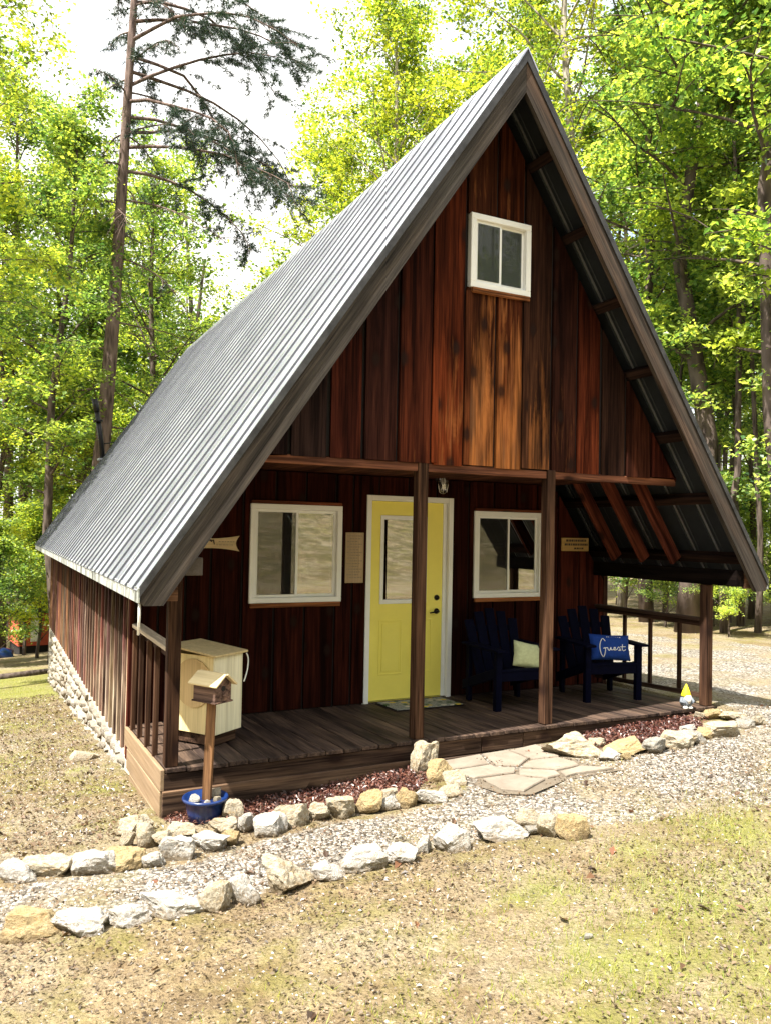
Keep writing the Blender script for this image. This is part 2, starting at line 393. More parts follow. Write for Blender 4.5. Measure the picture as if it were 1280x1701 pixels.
def leaf_mat(name, dark, lite, warm, trans=0.42, wf=0.12, clump=False):
    t = NT(name); g = t.new('ShaderNodeNewGeometry'); oi = t.new('ShaderNodeObjectInfo')
    rr = g.outputs['Random Per Island']
    c = t.mix(t.ramp(rr, [(0.0,0.0),(0.85,1.0)]), dark, lite)
    big = t.noise(t.coord('World', rand=False), 0.55, 3, 0.5)
    c = t.mix(t.ramp(t.math('ADD', t.math('MULTIPLY', rr, 0.35), big), [(0.70-wf,0.0),(0.95-wf,0.85)]), c, warm)
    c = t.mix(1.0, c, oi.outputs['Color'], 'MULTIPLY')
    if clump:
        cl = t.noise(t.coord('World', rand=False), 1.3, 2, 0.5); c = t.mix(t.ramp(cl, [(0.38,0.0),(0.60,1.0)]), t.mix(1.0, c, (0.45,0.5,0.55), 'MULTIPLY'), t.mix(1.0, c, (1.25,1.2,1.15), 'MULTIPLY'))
    d = t.new('ShaderNodeBsdfPrincipled'); d.inputs['Roughness'].default_value = 0.38; d.inputs['Specular IOR Level'].default_value = 0.55
    t.link(c, d.inputs['Base Color'])
    tl = t.new('ShaderNodeBsdfTranslucent'); t.link(t.mix(1.0, c, (1.8,1.75,0.95), 'MULTIPLY'), tl.inputs['Color'])
    m = t.new('ShaderNodeMixShader'); m.inputs[0].default_value = trans
    t.link(d.outputs[0], m.inputs[1]); t.link(tl.outputs[0], m.inputs[2]); t.link(m.outputs[0], t.out.inputs['Surface']); return t.m
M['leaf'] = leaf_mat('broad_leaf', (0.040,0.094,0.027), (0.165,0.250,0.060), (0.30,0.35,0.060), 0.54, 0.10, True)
M['needle'] = leaf_mat('pine_needle', (0.014,0.034,0.026), (0.036,0.066,0.045), (0.05,0.08,0.05), 0.2, 0.0)
M['litter'] = leaf_mat('dry_leaf', (0.045,0.030,0.018), (0.23,0.17,0.105), (0.14,0.080,0.045), 0.1, 0.04)
M['redleaf'] = leaf_mat('curled_leaf', (0.04,0.024,0.016), (0.17,0.095,0.05), (0.18,0.055,0.03), 0.1, 0.0)
M['grass'] = leaf_mat('grass_blade', (0.15,0.20,0.03), (0.34,0.37,0.06), (0.42,0.36,0.12), 0.4)
M['chips'] = leaf_mat('mulch_chip', (0.022,0.008,0.007), (0.11,0.034,0.025), (0.15,0.065,0.042), 0.0)
M['pebble'] = leaf_mat('gravel_stone', (0.045,0.04,0.034), (0.44,0.405,0.355), (0.28,0.23,0.17), 0.0, 0.0)
def bark(name, a, b):
    t = NT(name); v = t.coord('Object', (9,9,1.6)); n = t.noise(v, 1.0, 6, 0.7, 0.4); f = t.voro(t.coord('Object', (13,13,2.6)), 1.0)
    k = t.math('MULTIPLY', t.math('ADD', n, f), 0.62)
    t.bsdf(t.mix(t.ramp(k, [(0.3,0.0),(0.75,1.0)]), a, b), 0.9, 0, t.bump(k, 0.9, 0.03), 0.15); return t.m
M['bark'] = bark('dark_bark', (0.030,0.022,0.018), (0.13,0.10,0.085))
M['bark_pine'] = bark('pine_bark', (0.035,0.024,0.022), (0.19,0.135,0.115))
M['bark_pale'] = bark('pale_bark', (0.10,0.085,0.07), (0.42,0.37,0.31))

# ------------------------------------------------------------------ terrain
def sm(a, b, x):
    t = min(1.0, max(0.0, (x-a)/(b-a))); return t*t*(3-2*t)
def g0(x, y):
    a = -0.33+0.056*min(5.5, max(-3.0, x))
    if y < 0:
        z = a+0.05*min(-y, 7)
        if y < -10: z += 0.22*min(-10-y, 30)
        return z
    w = 1-sm(0.5, 6.5, x)
    return a-0.095*min(y, 26)*w-0.02*min(y, 26)*(1-w)
def gz(x, y):
    z = g0(x, y)
    z += 0.022*noise.noise(Vector((x*1.3, y*1.3, 0.3)))+0.010*noise.noise(Vector((x*5, y*5, 4.3)))
    if abs(x) > 12 or abs(y) > 14: z += 0.25*noise.noise(Vector((x*0.08, y*0.08, 2.3)))
    if 0.03 < y < 12.0 and 0.08 < x < 5.5: z -= 0.28
    return z
GRAVEL = [(-1.6,-0.6),(-1.03,-0.73),(-0.73,-0.77),(-0.15,-0.93),(0.3,-0.86),(0.87,-0.82),(1.73,-0.92),(2.04,-0.73),(2.1,0.1),(3.1,0.1),(3.2,-0.5),(4.4,-0.8),(5.0,-0.6),(5.6,-0.1),(5.7,14),(8.2,14),(9.3,8),(10.2,3.5),(12.5,-1),(14,-4),(8,-3.4),(5.2,-2.6),(3.5,-2.15),(2.76,-1.95),(2.28,-1.80),(1.86,-1.64),(1.19,-1.53),(0.44,-1.53),(-0.13,-1.55),(-0.56,-1.5),(-1.04,-1.26),(-1.6,-1.1)]
MULCH_L = [(0.05,-0.25),(0.44,-0.42),(0.74,-0.56),(1.16,-0.58),(1.68,-0.58),(1.95,-0.30),(2.02,0.1),(-0.05,0.1)]
MULCH_R = [(3.45,0.08),(5.02,0.08),(4.98,-0.22),(4.60,-0.58),(4.05,-0.62),(3.5,-0.42)]
GRASS = [(2.9,-2.35,.45,.9),(2.0,-2.9,.6,.8),(1.3,-3.1,.6,.7),(1.6,-3.6,.6,.7),(1.45,-2.4,.35,.7),(2.5,-3.3,1.0,.8),(3.6,-2.9,.8,.8),(4.6,-3.0,.7,.6),(0.4,-3.0,.5,.4),(1.0,-3.6,.6,.6),(3.0,-2.9,.6,.7),(2.2,-2.3,.4,.6),
         (-0.6,9.8,2.2,1.0),(-0.9,12.5,2.5,1.0),(-2.5,9,3.0,.9),(-0.35,5.2,.6,.7),(-0.28,2.1,.30,.7),(-0.75,1.8,.40,.6),(-0.5,3.6,.5,.5),(-1.2,3,.8,.8),(-0.3,1.2,.3,.8),(-0.9,5.5,.9,.8),(-0.3,3.1,.3,.8),(-.2,1.0,.25,.5),(0.9,-2.6,.4,.35),(-1.0,0.4,.4,.4)]
def poly_w(P, X, Y, soft):
    inside = np.zeros(X.shape, bool); dist = np.full(X.shape, 1e9); n = len(P)
    for i in range(n):
        (x0, y0), (x1, y1) = P[i], P[(i+1) % n]
        if y0 != y1:
            c = ((y0 > Y) != (y1 > Y)) & (X < (x1-x0)*(Y-y0)/(y1-y0)+x0); inside ^= c
        dx, dy = x1-x0, y1-y0; t = np.clip(((X-x0)*dx+(Y-y0)*dy)/(dx*dx+dy*dy+1e-12), 0, 1)
        dist = np.minimum(dist, np.hypot(X-x0-t*dx, Y-y0-t*dy))
    sd = np.where(inside, dist, -dist); t = np.clip((sd+soft)/(2*soft), 0, 1); return t*t*(3-2*t)
def grass_w(X, Y):
    w = np.zeros(X.shape)
    for x, y, r_, s in GRASS: w = np.maximum(w, s*np.exp(-((X-x)**2+(Y-y)**2)/(r_*r_)))
    return w
def axis_lines(d0, d1, step, lo, hi):
    a = list(np.arange(d0, d1+1e-6, step)); s = step; x = d1
    while x < hi: s = min(s*1.16, 9); x += s; a.append(x)
    s = step; x = d0; b = []
    while x > lo: s = min(s*1.16, 9); x -= s; b.append(x)
    return np.array(b[::-1]+a)
def build_ground():
    xs = axis_lines(-2.2, 6.4, 0.085, -160, 170); ys = axis_lines(-4.6, 1.2, 0.085, -120, 170)
    nx, ny = len(xs), len(ys); XX, YY = np.meshgrid(xs, ys)
    Z = np.array([[gz(float(x), float(y)) for x in xs] for y in ys])
    V = np.stack([XX.ravel(), YY.ravel(), Z.ravel()], 1)
    i = np.arange((ny-1)*nx).reshape(ny-1, nx)[:, :-1].ravel()
    F = np.stack([i, i+1, i+nx+1, i+nx], 1)
    t = NT('ground_soil'); at = t.new('ShaderNodeAttribute', attribute_name='zone'); sp = t.new('ShaderNodeSeparateColor'); t.link(at.outputs['Color'], sp.inputs[0])
    v = t.coord('World', rand=False)
    nl = t.noise(v, 0.9, 5, 0.6); nm = t.noise(v, 6, 6, 0.7); nf = t.noise(v, 55, 4, 0.7); ed = t.noise(v, 3.5, 6, 0.75)
    soil = t.mix(t.ramp(nm, [(0.30,0.0),(0.68,1.0)]), (0.14,0.098,0.052), (0.315,0.240,0.138))
    soil = t.mix(t.math('MULTIPLY', t.ramp(nl, [(0.42,0.0),(0.62,1.0)]), 0.6), soil, (0.33,0.285,0.20))
    soil = t.mix(t.ramp(nf, [(0.52,0.0),(0.63,0.9)]), soil, (0.050,0.034,0.020))
    soil = t.mix(t.ramp(t.noise(v, 38, 4, 0.7), [(0.58,0.0),(0.68,0.65)]), soil, (0.56,0.50,0.40))
    ol = t.noise(v, 2.1, 5, 0.65, 0.3); soil = t.mix(t.ramp(ol, [(0.48,0.0),(0.64,0.65)]), soil, (0.185,0.165,0.045)); soil = t.mix(t.ramp(t.noise(v, 2.9, 5, 0.7), [(0.54,0.0),(0.68,0.6)]), soil, (0.135,0.085,0.042))
    lm = t.noise(v, 1.7, 5, 0.7, 0.4); sy = t.new('ShaderNodeSeparateXYZ'); t.link(v, sy.inputs[0]); mr = t.new('ShaderNodeMapRange'); mr.inputs[1].default_value = -8.5; mr.inputs[2].default_value = -11.0; t.link(sy.outputs[1], mr.inputs[0])
    soil = t.mix(t.math('MULTIPLY', mr.outputs[0], t.ramp(lm, [(0.40,0.0),(0.58,0.85)])), soil, (0.10,0.085,0.036))
    pc = t.voro(v, 42, out='Color'); pd = t.voro(v, 42)
    pv = t.new('ShaderNodeSeparateColor'); t.link(pc, pv.inputs[0])
    grav = t.ramp(pv.outputs[0], [(0.0,(0.06,0.052,0.045)),(0.25,(0.20,0.175,0.14)),(0.6,(0.34,0.305,0.26)),(1.0,(0.56,0.53,0.48))])
    grav = t.mix(t.ramp(pd, [(0.45,0.0),(0.75,0.8)]), grav, (0.09,0.075,0.06))
    grav = t.mix(t.ramp(nl, [(0.46,0.0),(0.60,0.9)]), grav, soil)
    gr = t.mix(t.ramp(nf, [(0.35,0.0),(0.65,1.0)]), (0.11,0.14,0.022), (0.32,0.33,0.07))
    mu = t.mix(t.ramp(nf, [(0.35,0.0),(0.65,1.0)]), (0.03,0.010,0.008), (0.13,0.045,0.03))
    jit = t.math('MULTIPLY', t.math('SUBTRACT', ed, 0.5), 1.5)
    def mask(s, k=4.0): return t.math('MULTIPLY', t.math('SUBTRACT', t.math('ADD', s, jit), 0.38), k, True)
    c = t.mix(t.math('MULTIPLY', mask(sp.outputs[1], 2.0), 0.6), soil, gr)
    c = t.mix(mask(sp.outputs[0]), c, grav); c = t.mix(mask(sp.outputs[2], 6), c, mu)
    h = t.math('ADD', t.math('MULTIPLY', nm, 0.8), t.math('ADD', t.math('MULTIPLY', nf, 0.5), t.math('MULTIPLY', pd, -0.25)))
    t.bsdf(c, 0.95, 0, t.bump(h, 1.0, 0.05), 0.15)
    me = np_mesh('ground', V, F, t.m, True)
    X, Y = V[:, 0], V[:, 1]
    C4 = np.zeros((len(V), 4), np.float32); C4[:, 3] = 1
    C4[:, 0] = poly_w(GRAVEL, X, Y, 0.16); C4[:, 1] = grass_w(X, Y)
    C4[:, 2] = np.maximum(poly_w(MULCH_L, X, Y, 0.05), poly_w(MULCH_R, X, Y, 0.05))
    a = me.color_attributes.new('zone', 'FLOAT_COLOR', 'POINT'); a.data.foreach_set('color', C4.ravel())
    tag(put('ground', me), kind='structure')
build_ground()

# ------------------------------------------------------------------ cabin
XC, XL, XR, ZE, ZP = 2.685, -0.275, 5.645, 1.30, 5.66
K = (ZP-ZE)/(XC-XL)                    # roof slope
TH = math.atan(K); CS, SN = math.cos(TH), math.sin(TH)
YF, YB, D = -0.42, 12.05, 1.68         # roof front, roof back, depth of the porch
SLOPE = math.hypot(XC-XL, ZP-ZE)
def roof_z(x, perp=0.0):               # height of the plane that lies perp below the metal
    return (ZE+(x-XL)*K if x <= XC else ZE+(XR-x)*K)-perp/CS
RED = lambda w=0.0, k=1.0: tuple(c*k*0.72 for c in (0.120,0.028,0.020))+(w,)
BRN = (0.115,0.062,0.038)
cabin = tag(empty('cabin', (XC, 6, -0.3)), 'dark red-brown wooden A-frame cabin with grey metal roof and yellow door', 'cabin')
def keep(o):                            # parts are modelled at their real place; keep it under the moved Empty
    o.matrix_parent_inverse = Matrix.Translation((-XC, -6, 0.3)); return o
class P_:                               # builder for parts of the cabin
    pass
def part(mb, name, mat, color=None, smooth=False): return keep(mb.build(name, mat, cabin, smooth, color))
def sub(mb, name, mat, parent, color=None, smooth=False): return mb.build(name, mat, parent, smooth, color)

# gable wall above the porch
gw = part(MB().prism([(0.50,2.262),(4.87,2.262),(XC,roof_z(XC,0.16))], 0.034, 0.07), 'gable_wall', M['dark'])
LW = (2.43, 3.055, 3.772, 4.411)        # loft window x0 x1 z0 z1
gb = [0.50,0.86,1.18,1.47,1.77,2.09,2.40,2.71,3.00,3.32,3.61,3.90,4.21,4.52,4.87]
wear = [0.0,0.15,0.35,0.25,0.5,0.72,1.0,1.0,0.8,0.6,0.6,0.35,0.3,0.2]
STAIN = [(0.016,0.009,0.010),(0.020,0.012,0.013),(0.060,0.015,0.010),(0.036,0.013,0.011),(0.070,0.018,0.010),(0.125,0.028,0.011),(0.095,0.030,0.013),(0.125,0.034,0.013),(0.055,0.024,0.015),(0.040,0.014,0.010),(0.085,0.020,0.010),(0.032,0.016,0.013),(0.045,0.015,0.010),(0.045,0.011,0.008)]
def cut_plank(x0, x1, z0, ztop, ops, par, y0, y1, color, gap=0.006):
    """one plank; ops = openings (x0,x1,z0,z1); the plank is notched or split where one crosses it"""
    a, b = x0+gap, x1-gap
    pieces = []
    hit = [o for o in ops if o[0] < b-0.002 and o[1] > a+0.002]
    def top(lo_z):
        xs = [a, b]+([XC] if a < XC < b else [])
        xs = sorted(xs, reverse=True)
        return [(x, ztop(x)) for x in xs]
    if not hit: pieces.append([(a,z0),(b,z0)]+top(0))
    else:
        o = hit[0]; oa, ob, oz0, oz1 = o
        if oa <= a+0.02 and ob >= b-0.02:
            if oz0 > z0+0.02: pieces.append([(a,z0),(b,z0),(b,oz0),(a,oz0)])
            pieces.append([(a,oz1),(b,oz1)]+top(0))
        elif oa > a:                    # opening bites the right side
            if oz0 > z0+0.02: pieces.append([(a,z0),(b,z0),(b,oz0),(oa,oz0),(oa,oz1),(b,oz1)]+top(0))
            else: pieces.append([(a,z0),(oa,z0),(oa,oz1),(b,oz1)]+top(0))
        else:
            if oz0 > z0+0.02: pieces.append([(a,z0),(b,z0)]+top(0)+[(a,oz1),(ob,oz1),(ob,oz0),(a,oz0)])
            else: pieces.append([(ob,z0),(b,z0)]+top(0)+[(a,oz1),(ob,oz1)])
    for p in pieces:
        sub(MB().prism(p, y0, y1, 0.0), 'plank', M['plank'], par, color)
for i in range(len(gb)-1):
    dy = rnd.uniform(-0.010, 0.010)
    cut_plank(gb[i], gb[i+1], 2.255+rnd.uniform(-0.012,0.01), lambda x: roof_z(x, 0.135), [LW], gw, 0.004+dy, 0.031, (*[c*0.56 for c in STAIN[i]], wear[i]), 0.018 if i % 3 else 0.013)
    if i in (5, 6, 8):                  # narrow cover strips beside some boards
        sub(MB().cbox(gb[i]-0.006, gb[i]+0.05, -0.014, 0.002, 2.26, min(roof_z(gb[i],0.16), 3.74 if 2.3 < gb[i] < 3.1 else 9), 0.003), 'cover_strip', M['plank'], gw, (*[c*0.7 for c in STAIN[i]], wear[i]*0.6))

# wall behind the porch
WL = (1.074,2.022,0.977,1.931); WR = (3.589,4.516,0.978,1.931); DR = (2.296,3.322,-0.08,2.058)
def wall_strips(rects, y0, y1, x0, x1, z0, zt):
    xs = sorted({x0, x1, *[r_[0] for r_ in rects], *[r_[1] for r_ in rects]}); mb = MB()
    for a, b in zip(xs, xs[1:]):
        c = (a+b)/2; cuts = sorted((r_[2], r_[3]) for r_ in rects if r_[0] < c < r_[1]); z = z0
        for lo, hi in cuts:
            if lo > z: mb.box(a, b, y0, y1, z, lo)
            z = hi
        mb.prism([(a,z),(b,z),(b,zt(b)),(a,zt(a))], y0, y1)
    return mb
fwall = part(wall_strips([WL,WR,DR], D+0.004, D+0.07, 0.06, 5.42, -0.2, lambda x: min(2.25, roof_z(x,0.27))), 'front_wall', M['dark'])
lb = [0.02,0.24,0.48,0.71,1.01,1.33,1.64,1.96,2.15,2.44,2.78,3.12,3.53,3.85,4.15,4.45,4.75,5.07,5.37,5.50]
for i in range(len(lb)-1):
    dy = rnd.uniform(-0.004,0.005); k = rnd.uniform(0.11,0.22)*(2.0 if lb[i] > 4.6 else 1)
    cut_plank(lb[i], lb[i+1], -0.06, lambda x: min(2.25, roof_z(x,0.255)), [WL,WR,DR], fwall, D-0.024+dy, D+0.001, RED(0.25 if lb[i] < 4.6 else 0.42, k), 0.012)

# side walls, back wall, floor and loft: closed shell
def side_wall(x, sgn, name, detailed):
    w = part(MB().box(min(x,x+sgn*0.06), max(x,x+sgn*0.06), D-0.03, 11.55, -0.33, 1.36), name, M['plank'], (0.020,0.010,0.008,0.1))  # backing colour darkened to paint the shade between battens
    if detailed:
        n = 38
        for i in range(n):
            y = D+0.02+i*(11.5-D)/(n-1)
            a = 0.75-0.015*i  # front battens paler: sunlight put into the colour
            sub(MB().cbox(x-0.034, x-0.001, y-0.020, y+0.020, -0.34, 1.30, 0.004), 'batten', M['batten'], w, (*[c*rnd.uniform(0.9,1.4) for c in (0.060,0.034,0.024)], max(0.2,a*1.25)))
        sub(MB().cbox(x-0.036, x-0.002, D-0.10, D-0.015, -0.36, 1.33, 0.004), 'corner_board', M['plank'], w, RED(0.1,0.5))
    return w
side_wall(0.02, 1, 'side_wall', True)
side_wall(5.44, 1, 'side_wall', False)
part(MB().prism([(0.09,-0.3),(5.43,-0.3),(5.43,1.3),(XC,roof_z(XC,0.2)),(0.09,1.3)], 11.48, 11.55), 'back_wall', M['plank'], RED(0.2,0.8))
part(MB().box(0.085, 5.43, D+0.075, 11.47, -0.2, -0.085), 'floor_slab', M['beam_y'], (0.2,0.12,0.07,0.3))
part(MB().box(0.62, 4.75, 0.075, 11.4, 2.263, 2.33), 'loft_floor', M['beam_y'], (0.12,0.05,0.03,0.1))

# foundation of whitish rubble along the left and back
fnd = part(MB().box(0.0, 0.30, 0.35, 11.6, -2.3, -0.345).box(0.31, 5.4, 11.3, 11.62, -2.3, -0.345).box(5.2, 5.5, D, 11.29, -1.5, -0.345), 'foundation', M['found'])
def rock_mesh(seed, subdiv=2, cuts=9, rough=0.10):
    r_ = random.Random(seed); bm = bmesh.new(); bmesh.ops.create_icosphere(bm, subdivisions=subdiv, radius=1.0)
    pl = []
    for i in range(cuts):
        n = Vector((r_.gauss(0,1), r_.gauss(0,1), r_.gauss(0,0.8))).normalized(); pl.append((n, r_.uniform(0.42,0.78)))
    pl.append((Vector((0,0,1)), r_.uniform(0.5,0.8)))
    off = Vector((r_.uniform(0,50), r_.uniform(0,50), 0))
    for v in bm.verts:
        p = v.co.copy()
        for n, d in pl:
            k = p.dot(n)-d
            if k > 0: p -= n*k
        p += p.normalized()*rough*noise.noise(p*1.7+off)+p.normalized()*rough*0.6*noise.noise(p*4.5+off)+p.normalized()*rough*0.45*noise.noise(p*9+off)
        v.co = p
    mx_ = [max(abs(v.co[i]) for v in bm.verts) for i in range(3)]
    for v in bm.verts: v.co = Vector([v.co[i]/mx_[i] for i in range(3)])
    me = bpy.data.meshes.new('rock'); bm.to_mesh(me); bm.free(); me.materials.append(M['rock'])
    return me
stone_meshes = [rock_mesh(900+i, 1, 6, 0.15) for i in range(5)]
yy = D+0.2; cnt = 0
while yy < 11.5 and cnt < 150:
    zlow = g0(0, yy)-0.02; z = -0.42
    while z > zlow-0.05 and cnt < 150:
        s = rnd.uniform(0.08,0.14); t_ = rnd.choice((0.9,1.0,1.1))
        o = put('foundation_stone', rnd.choice(stone_meshes), fnd, (0.42*t_,0.39*t_,0.335*t_,rnd.choice((0.1,0.4))))
        o.location = (0.0, yy+rnd.uniform(-0.05,0.05), z); o.scale = (0.055, s*1.15, s*0.72); o.rotation_euler = (rnd.uniform(-0.3,0.3), 0, 0)
        z -= s*1.5; cnt += 1
    yy += rnd.uniform(0.22,0.30)

# roof
def slope_mat(side, y, perp, s0):
    """local frame: x up the slope from the eave (start s0), y = world y, z out of the roof"""
    if side < 0: ox, d = XL, Vector((CS,0,SN)); n = Vector((-SN,0,CS))
    else: ox, d = XR, Vector((-CS,0,SN)); n = Vector((SN,0,CS))
    yv = n.cross(d); o = Vector((ox,y,ZE))+d*s0-n*perp
    return Matrix(((d.x,yv.x,n.x,o.x),(d.y,yv.y,n.y,o.y),(d.z,yv.z,n.z,o.z),(0,0,0,1)))
def placed(mb, name, mat, par, mtx, color=None):
    o = mb.build(name, mat, par, False, color); o.matrix_local = mtx; return o
roof = part(MB().prism([(XC-0.11,ZP-0.11*K+0.012),(XC,ZP+0.022),(XC+0.11,ZP-0.11*K+0.012),(XC+0.105,ZP-0.11*K-0.004),(XC,ZP+0.004),(XC-0.105,ZP-0.11*K-0.004)][::-1], YF-0.012, YB+0.01), 'roof', M['metal'], (0.95,0.95,0.97,1))
def sheet(wid, pitch=0.30):
    """ribbed sheet, x up the slope 0..SLOPE+, y across 0..wid"""
    prof = []; n = round(wid/pitch)
    for i in range(n):
        c = pitch*(i+0.5)
        prof += [(pitch*i,0.0),(c-0.024,0.0),(c-0.018,0.015),(c+0.018,0.015),(c+0.024,0.0),(c+0.06,0.0),(c+0.064,0.004),(c+0.075,0.004),(c+0.079,0.0)]
    prof.append((wid,0.0)); L = SLOPE+0.0; v = []; f = []
    for x in (-0.03, L*0.5, L-0.02):
        for y, z in prof: v.append((x,y,z))
    for x in (-0.03, L-0.02):
        pass
    m = len(prof)
    for r_ in (0,1):
        for i in range(m-1): f.append((r_*m+i,(r_+1)*m+i,(r_+1)*m+i+1,r_*m+i+1))
    b = len(v)
    mb = MB(); mb.add(v, f)
    mb.top = [2 if (i % 9) == 1 else 0 for r_ in (0,1) for i in range(m-1)]; mb.bot = [3 if (i % 9) == 2 else 1 for r_ in (0,1) for i in range(m-1)]  # front rib flank gets painted shade, rib underside a painted bright line
    v2 = [(x,y,z-0.002) for x, y, z in v]; mb.add(v2, [tuple(reversed(q)) for q in f])
    mb.nf = len(f); return mb
SW = 0.90
_sh = sheet(SW); shm = _sh.mesh('roof_sheet'); shm.materials.append(M['metal']); shm.materials.append(plain('sheet_underside', (0.028,0.032,0.038), 0.5, 0.3, bump=0.05)); shm.materials.append(plain('shaded_rib_side', (0.045,0.048,0.057), 0.6, 0.4, bump=0.05)); shm.materials.append(plain('lit_rib_underside', (0.55,0.56,0.58), 0.35, 0.8, bump=0.02))  # underside darkened as deep shade; rib flanks and rib lines carry painted shade and light
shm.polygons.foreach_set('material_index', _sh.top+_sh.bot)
ns = int(round((YB-YF)/SW)); SWs = (YB-YF)/ns/SW
for side in (-1, 1):
    for i in range(ns):
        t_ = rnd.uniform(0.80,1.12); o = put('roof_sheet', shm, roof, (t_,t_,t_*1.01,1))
        # left: local y runs along n x d; check direction of y so that sheets tile from front to back
        m = slope_mat(side, 0, -0.0, 0)
        ysign = m.col[1].y
        y0 = YF+i*SW*SWs if ysign > 0 else YF+(i+1)*SW*SWs
        m = slope_mat(side, y0, -0.001-0.0012*(i % 2), 0)
        o.matrix_local = m @ Matrix.Diagonal((1, SWs, 1, 1))
# rake boards with plumb cut at the top and level cut at the tail
def rake(sgn):
    X = lambda x: x if sgn < 0 else 2*XC-x
    e = 0.012/CS; w = 0.185/CS; zt = 1.175
    inner_x = XL+(zt-(ZE-e-w))/K
    poly = [(XC,ZP-e-w),(XC,ZP-e),(XL+0.004,ZE-e+0.006),(XL+0.012,zt+0.03),(XL+0.03,zt),(inner_x,zt)]
    pts = [(X(x),z) for x,z in poly]
    if sgn < 0: pts = [(x-0.001 if abs(x-XC)<1e-6 else x, z) for x,z in pts]
    else: pts = [(x+0.001 if abs(x-XC)<1e-6 else x, z) for x,z in pts]
    # rotate into board axes so that the grain runs along the board
    ang = TH if sgn < 0 else -TH
    rot = Matrix.Rotation(ang, 4, 'Y'); inv = rot.inverted()
    if sgn < 0: pts = pts[::1]
    mb = MB().prism(pts if sgn > 0 else pts[::-1], YF+0.006, YF+0.05)
    mb.v = [tuple(rot @ Vector(p)) for p in mb.v]
    o = mb.build('rake_board', M['rake'], roof, False, (0.075,0.060,0.050,0.1) if sgn < 0 else (0.12,0.076,0.055,0.35))
    o.matrix_local = inv
    # dark edge trim just under the metal
    tr = MB().prism([(X(XC)+sgn*0.001,ZP-0.004),(X(XC)+sgn*0.001,ZP-0.10),(X(XL),ZE-0.10+0.03),(X(XL),ZE-0.004)][::(1 if sgn > 0 else -1)], YF-0.008, YF+0.004)
    sub(tr, 'rake_trim', M['trim'], roof)
rake(-1); rake(1)
for sg in (-1, 1):
    X = (lambda x: x) if sg < 0 else (lambda x: 2*XC-x)
    pl_ = [(X(-0.235),1.20),(X(-0.02),1.20),(X(-0.02),1.47),(X(-0.10),1.47)]
    sub(MB().prism(pl_ if sg < 0 else pl_[::-1], YF+0.052, YF+0.085), 'tail_board', M['beam_x'], roof, (0.13,0.07,0.04,0.3))
# eave strip
sub(MB().cbox(XL-0.012, XL+0.004, YF-0.004, YB, ZE-0.105, ZE-0.006, 0.003), 'eave_strip', M['eave'], roof)
sub(MB().cbox(XR-0.004, XR+0.012, YF-0.004, YB, ZE-0.105, ZE-0.006, 0.003), 'eave_strip', M['eave'], roof)
for side in (-1, 1):
    for i in range(8):
        s0 = 0.22+i*0.70
        m = slope_mat(side, 0, 0.095, s0); ys = m.col[1].y
        mb = MB().cbox(0, 0.085, YF+0.052 if ys > 0 else -YB+0.02, YB-0.02 if ys > 0 else -YF-0.052, 0, 0.09, 0.003)
        placed(mb, 'purlin', M['beam_y'], roof, m, (0.035,0.020,0.016,0.1))
    for y in (0.46, 0.90, 1.34):
        m = slope_mat(side, y, 0.235, 0.28)
        placed(MB().cbox(0, 1.9, -0.022, 0.022, 0, 0.135, 0.003), 'rafter', M['beam_x'], roof, m, (0.19,0.055,0.034,0.35))
    placed(MB().cbox(1.30, SLOPE-0.35, -0.022, 0.022, 0, 0.12, 0.003), 'rafter', M['beam_x'], roof, slope_mat(side, 0.10, 0.225, 0.0), (0.05,0.028,0.02,0.1))
# stove pipe on the back of the left slope, with its bracket
pp = part(MB().tube([(0.945,11.72,3.02),(0.88,11.74,3.55),(0.80,11.78,4.08)], [0.055,0.05,0.05], 12).tube([(0.80,11.78,4.08),(0.75,11.80,4.34)], 0.062, 12).tube([(0.83,11.76,3.86),(0.825,11.762,3.90)], 0.10, 12), 'stove_pipe', M['black'], None, True)
sub(MB().cbox(0.84, 1.06, 11.60, 11.86, 3.06, 3.10, 0.004), 'flashing', M['metal'], pp, (0.8,0.8,0.8,1))
sub(MB().tube([(0.9,11.74,3.4),(1.15,11.7,3.45)], 0.014, 6), 'bracket', M['black'], pp)

# porch: deck, posts, beams, rails
def dz(y): return -0.068*max(0, y)/D
nb = 36; bw = 5.40/nb
deck = part(MB().box(0.03, 5.36, 0.06, 0.10, -0.20, -0.034).box(0.03, 5.36, 0.8, 0.84, -0.24, -0.066).box(0.03,5.36,1.5,1.54,-0.25,-0.095), 'deck', M['beam_x'], (0.05,0.03,0.02,0.1))
for i in range(nb):
    x = i*bw; h = rnd.uniform(-0.003,0.003); yl = -0.022+rnd.uniform(-0.006,0.004)
    v = []
    mb = MB().cbox(x+0.0035, x+bw-0.0035, yl, D-0.028, -0.032, 0.0, 0.004)
    mb.v = [(a, b, c+dz(b)+h) for a, b, c in mb.v]
    k = rnd.uniform(0.85,1.2); sub(mb, 'deck_board', M['deck'], deck, (0.095*k,0.066*k,0.050*k,0.3))
for (x0,x1) in ((-0.01,2.62),(2.625,3.05),(3.055,5.41)):
    sub(MB().cbox(x0, x1, -0.012, 0.026, -0.165, -0.036, 0.005), 'fascia_board', M['beam_x'], deck, (0.085,0.055,0.038,0.2))
sub(MB().cbox(-0.02, 2.10, -0.040, -0.014, -0.37, -0.150, 0.005), 'skirt_board', M['beam_x'], deck, (0.135,0.088,0.058,0.3))
sub(MB().cbox(2.18, 2.62, -0.036, -0.014, -0.30, -0.168, 0.005), 'skirt_board', M['beam_x'], deck, (0.10,0.07,0.05,0.2))
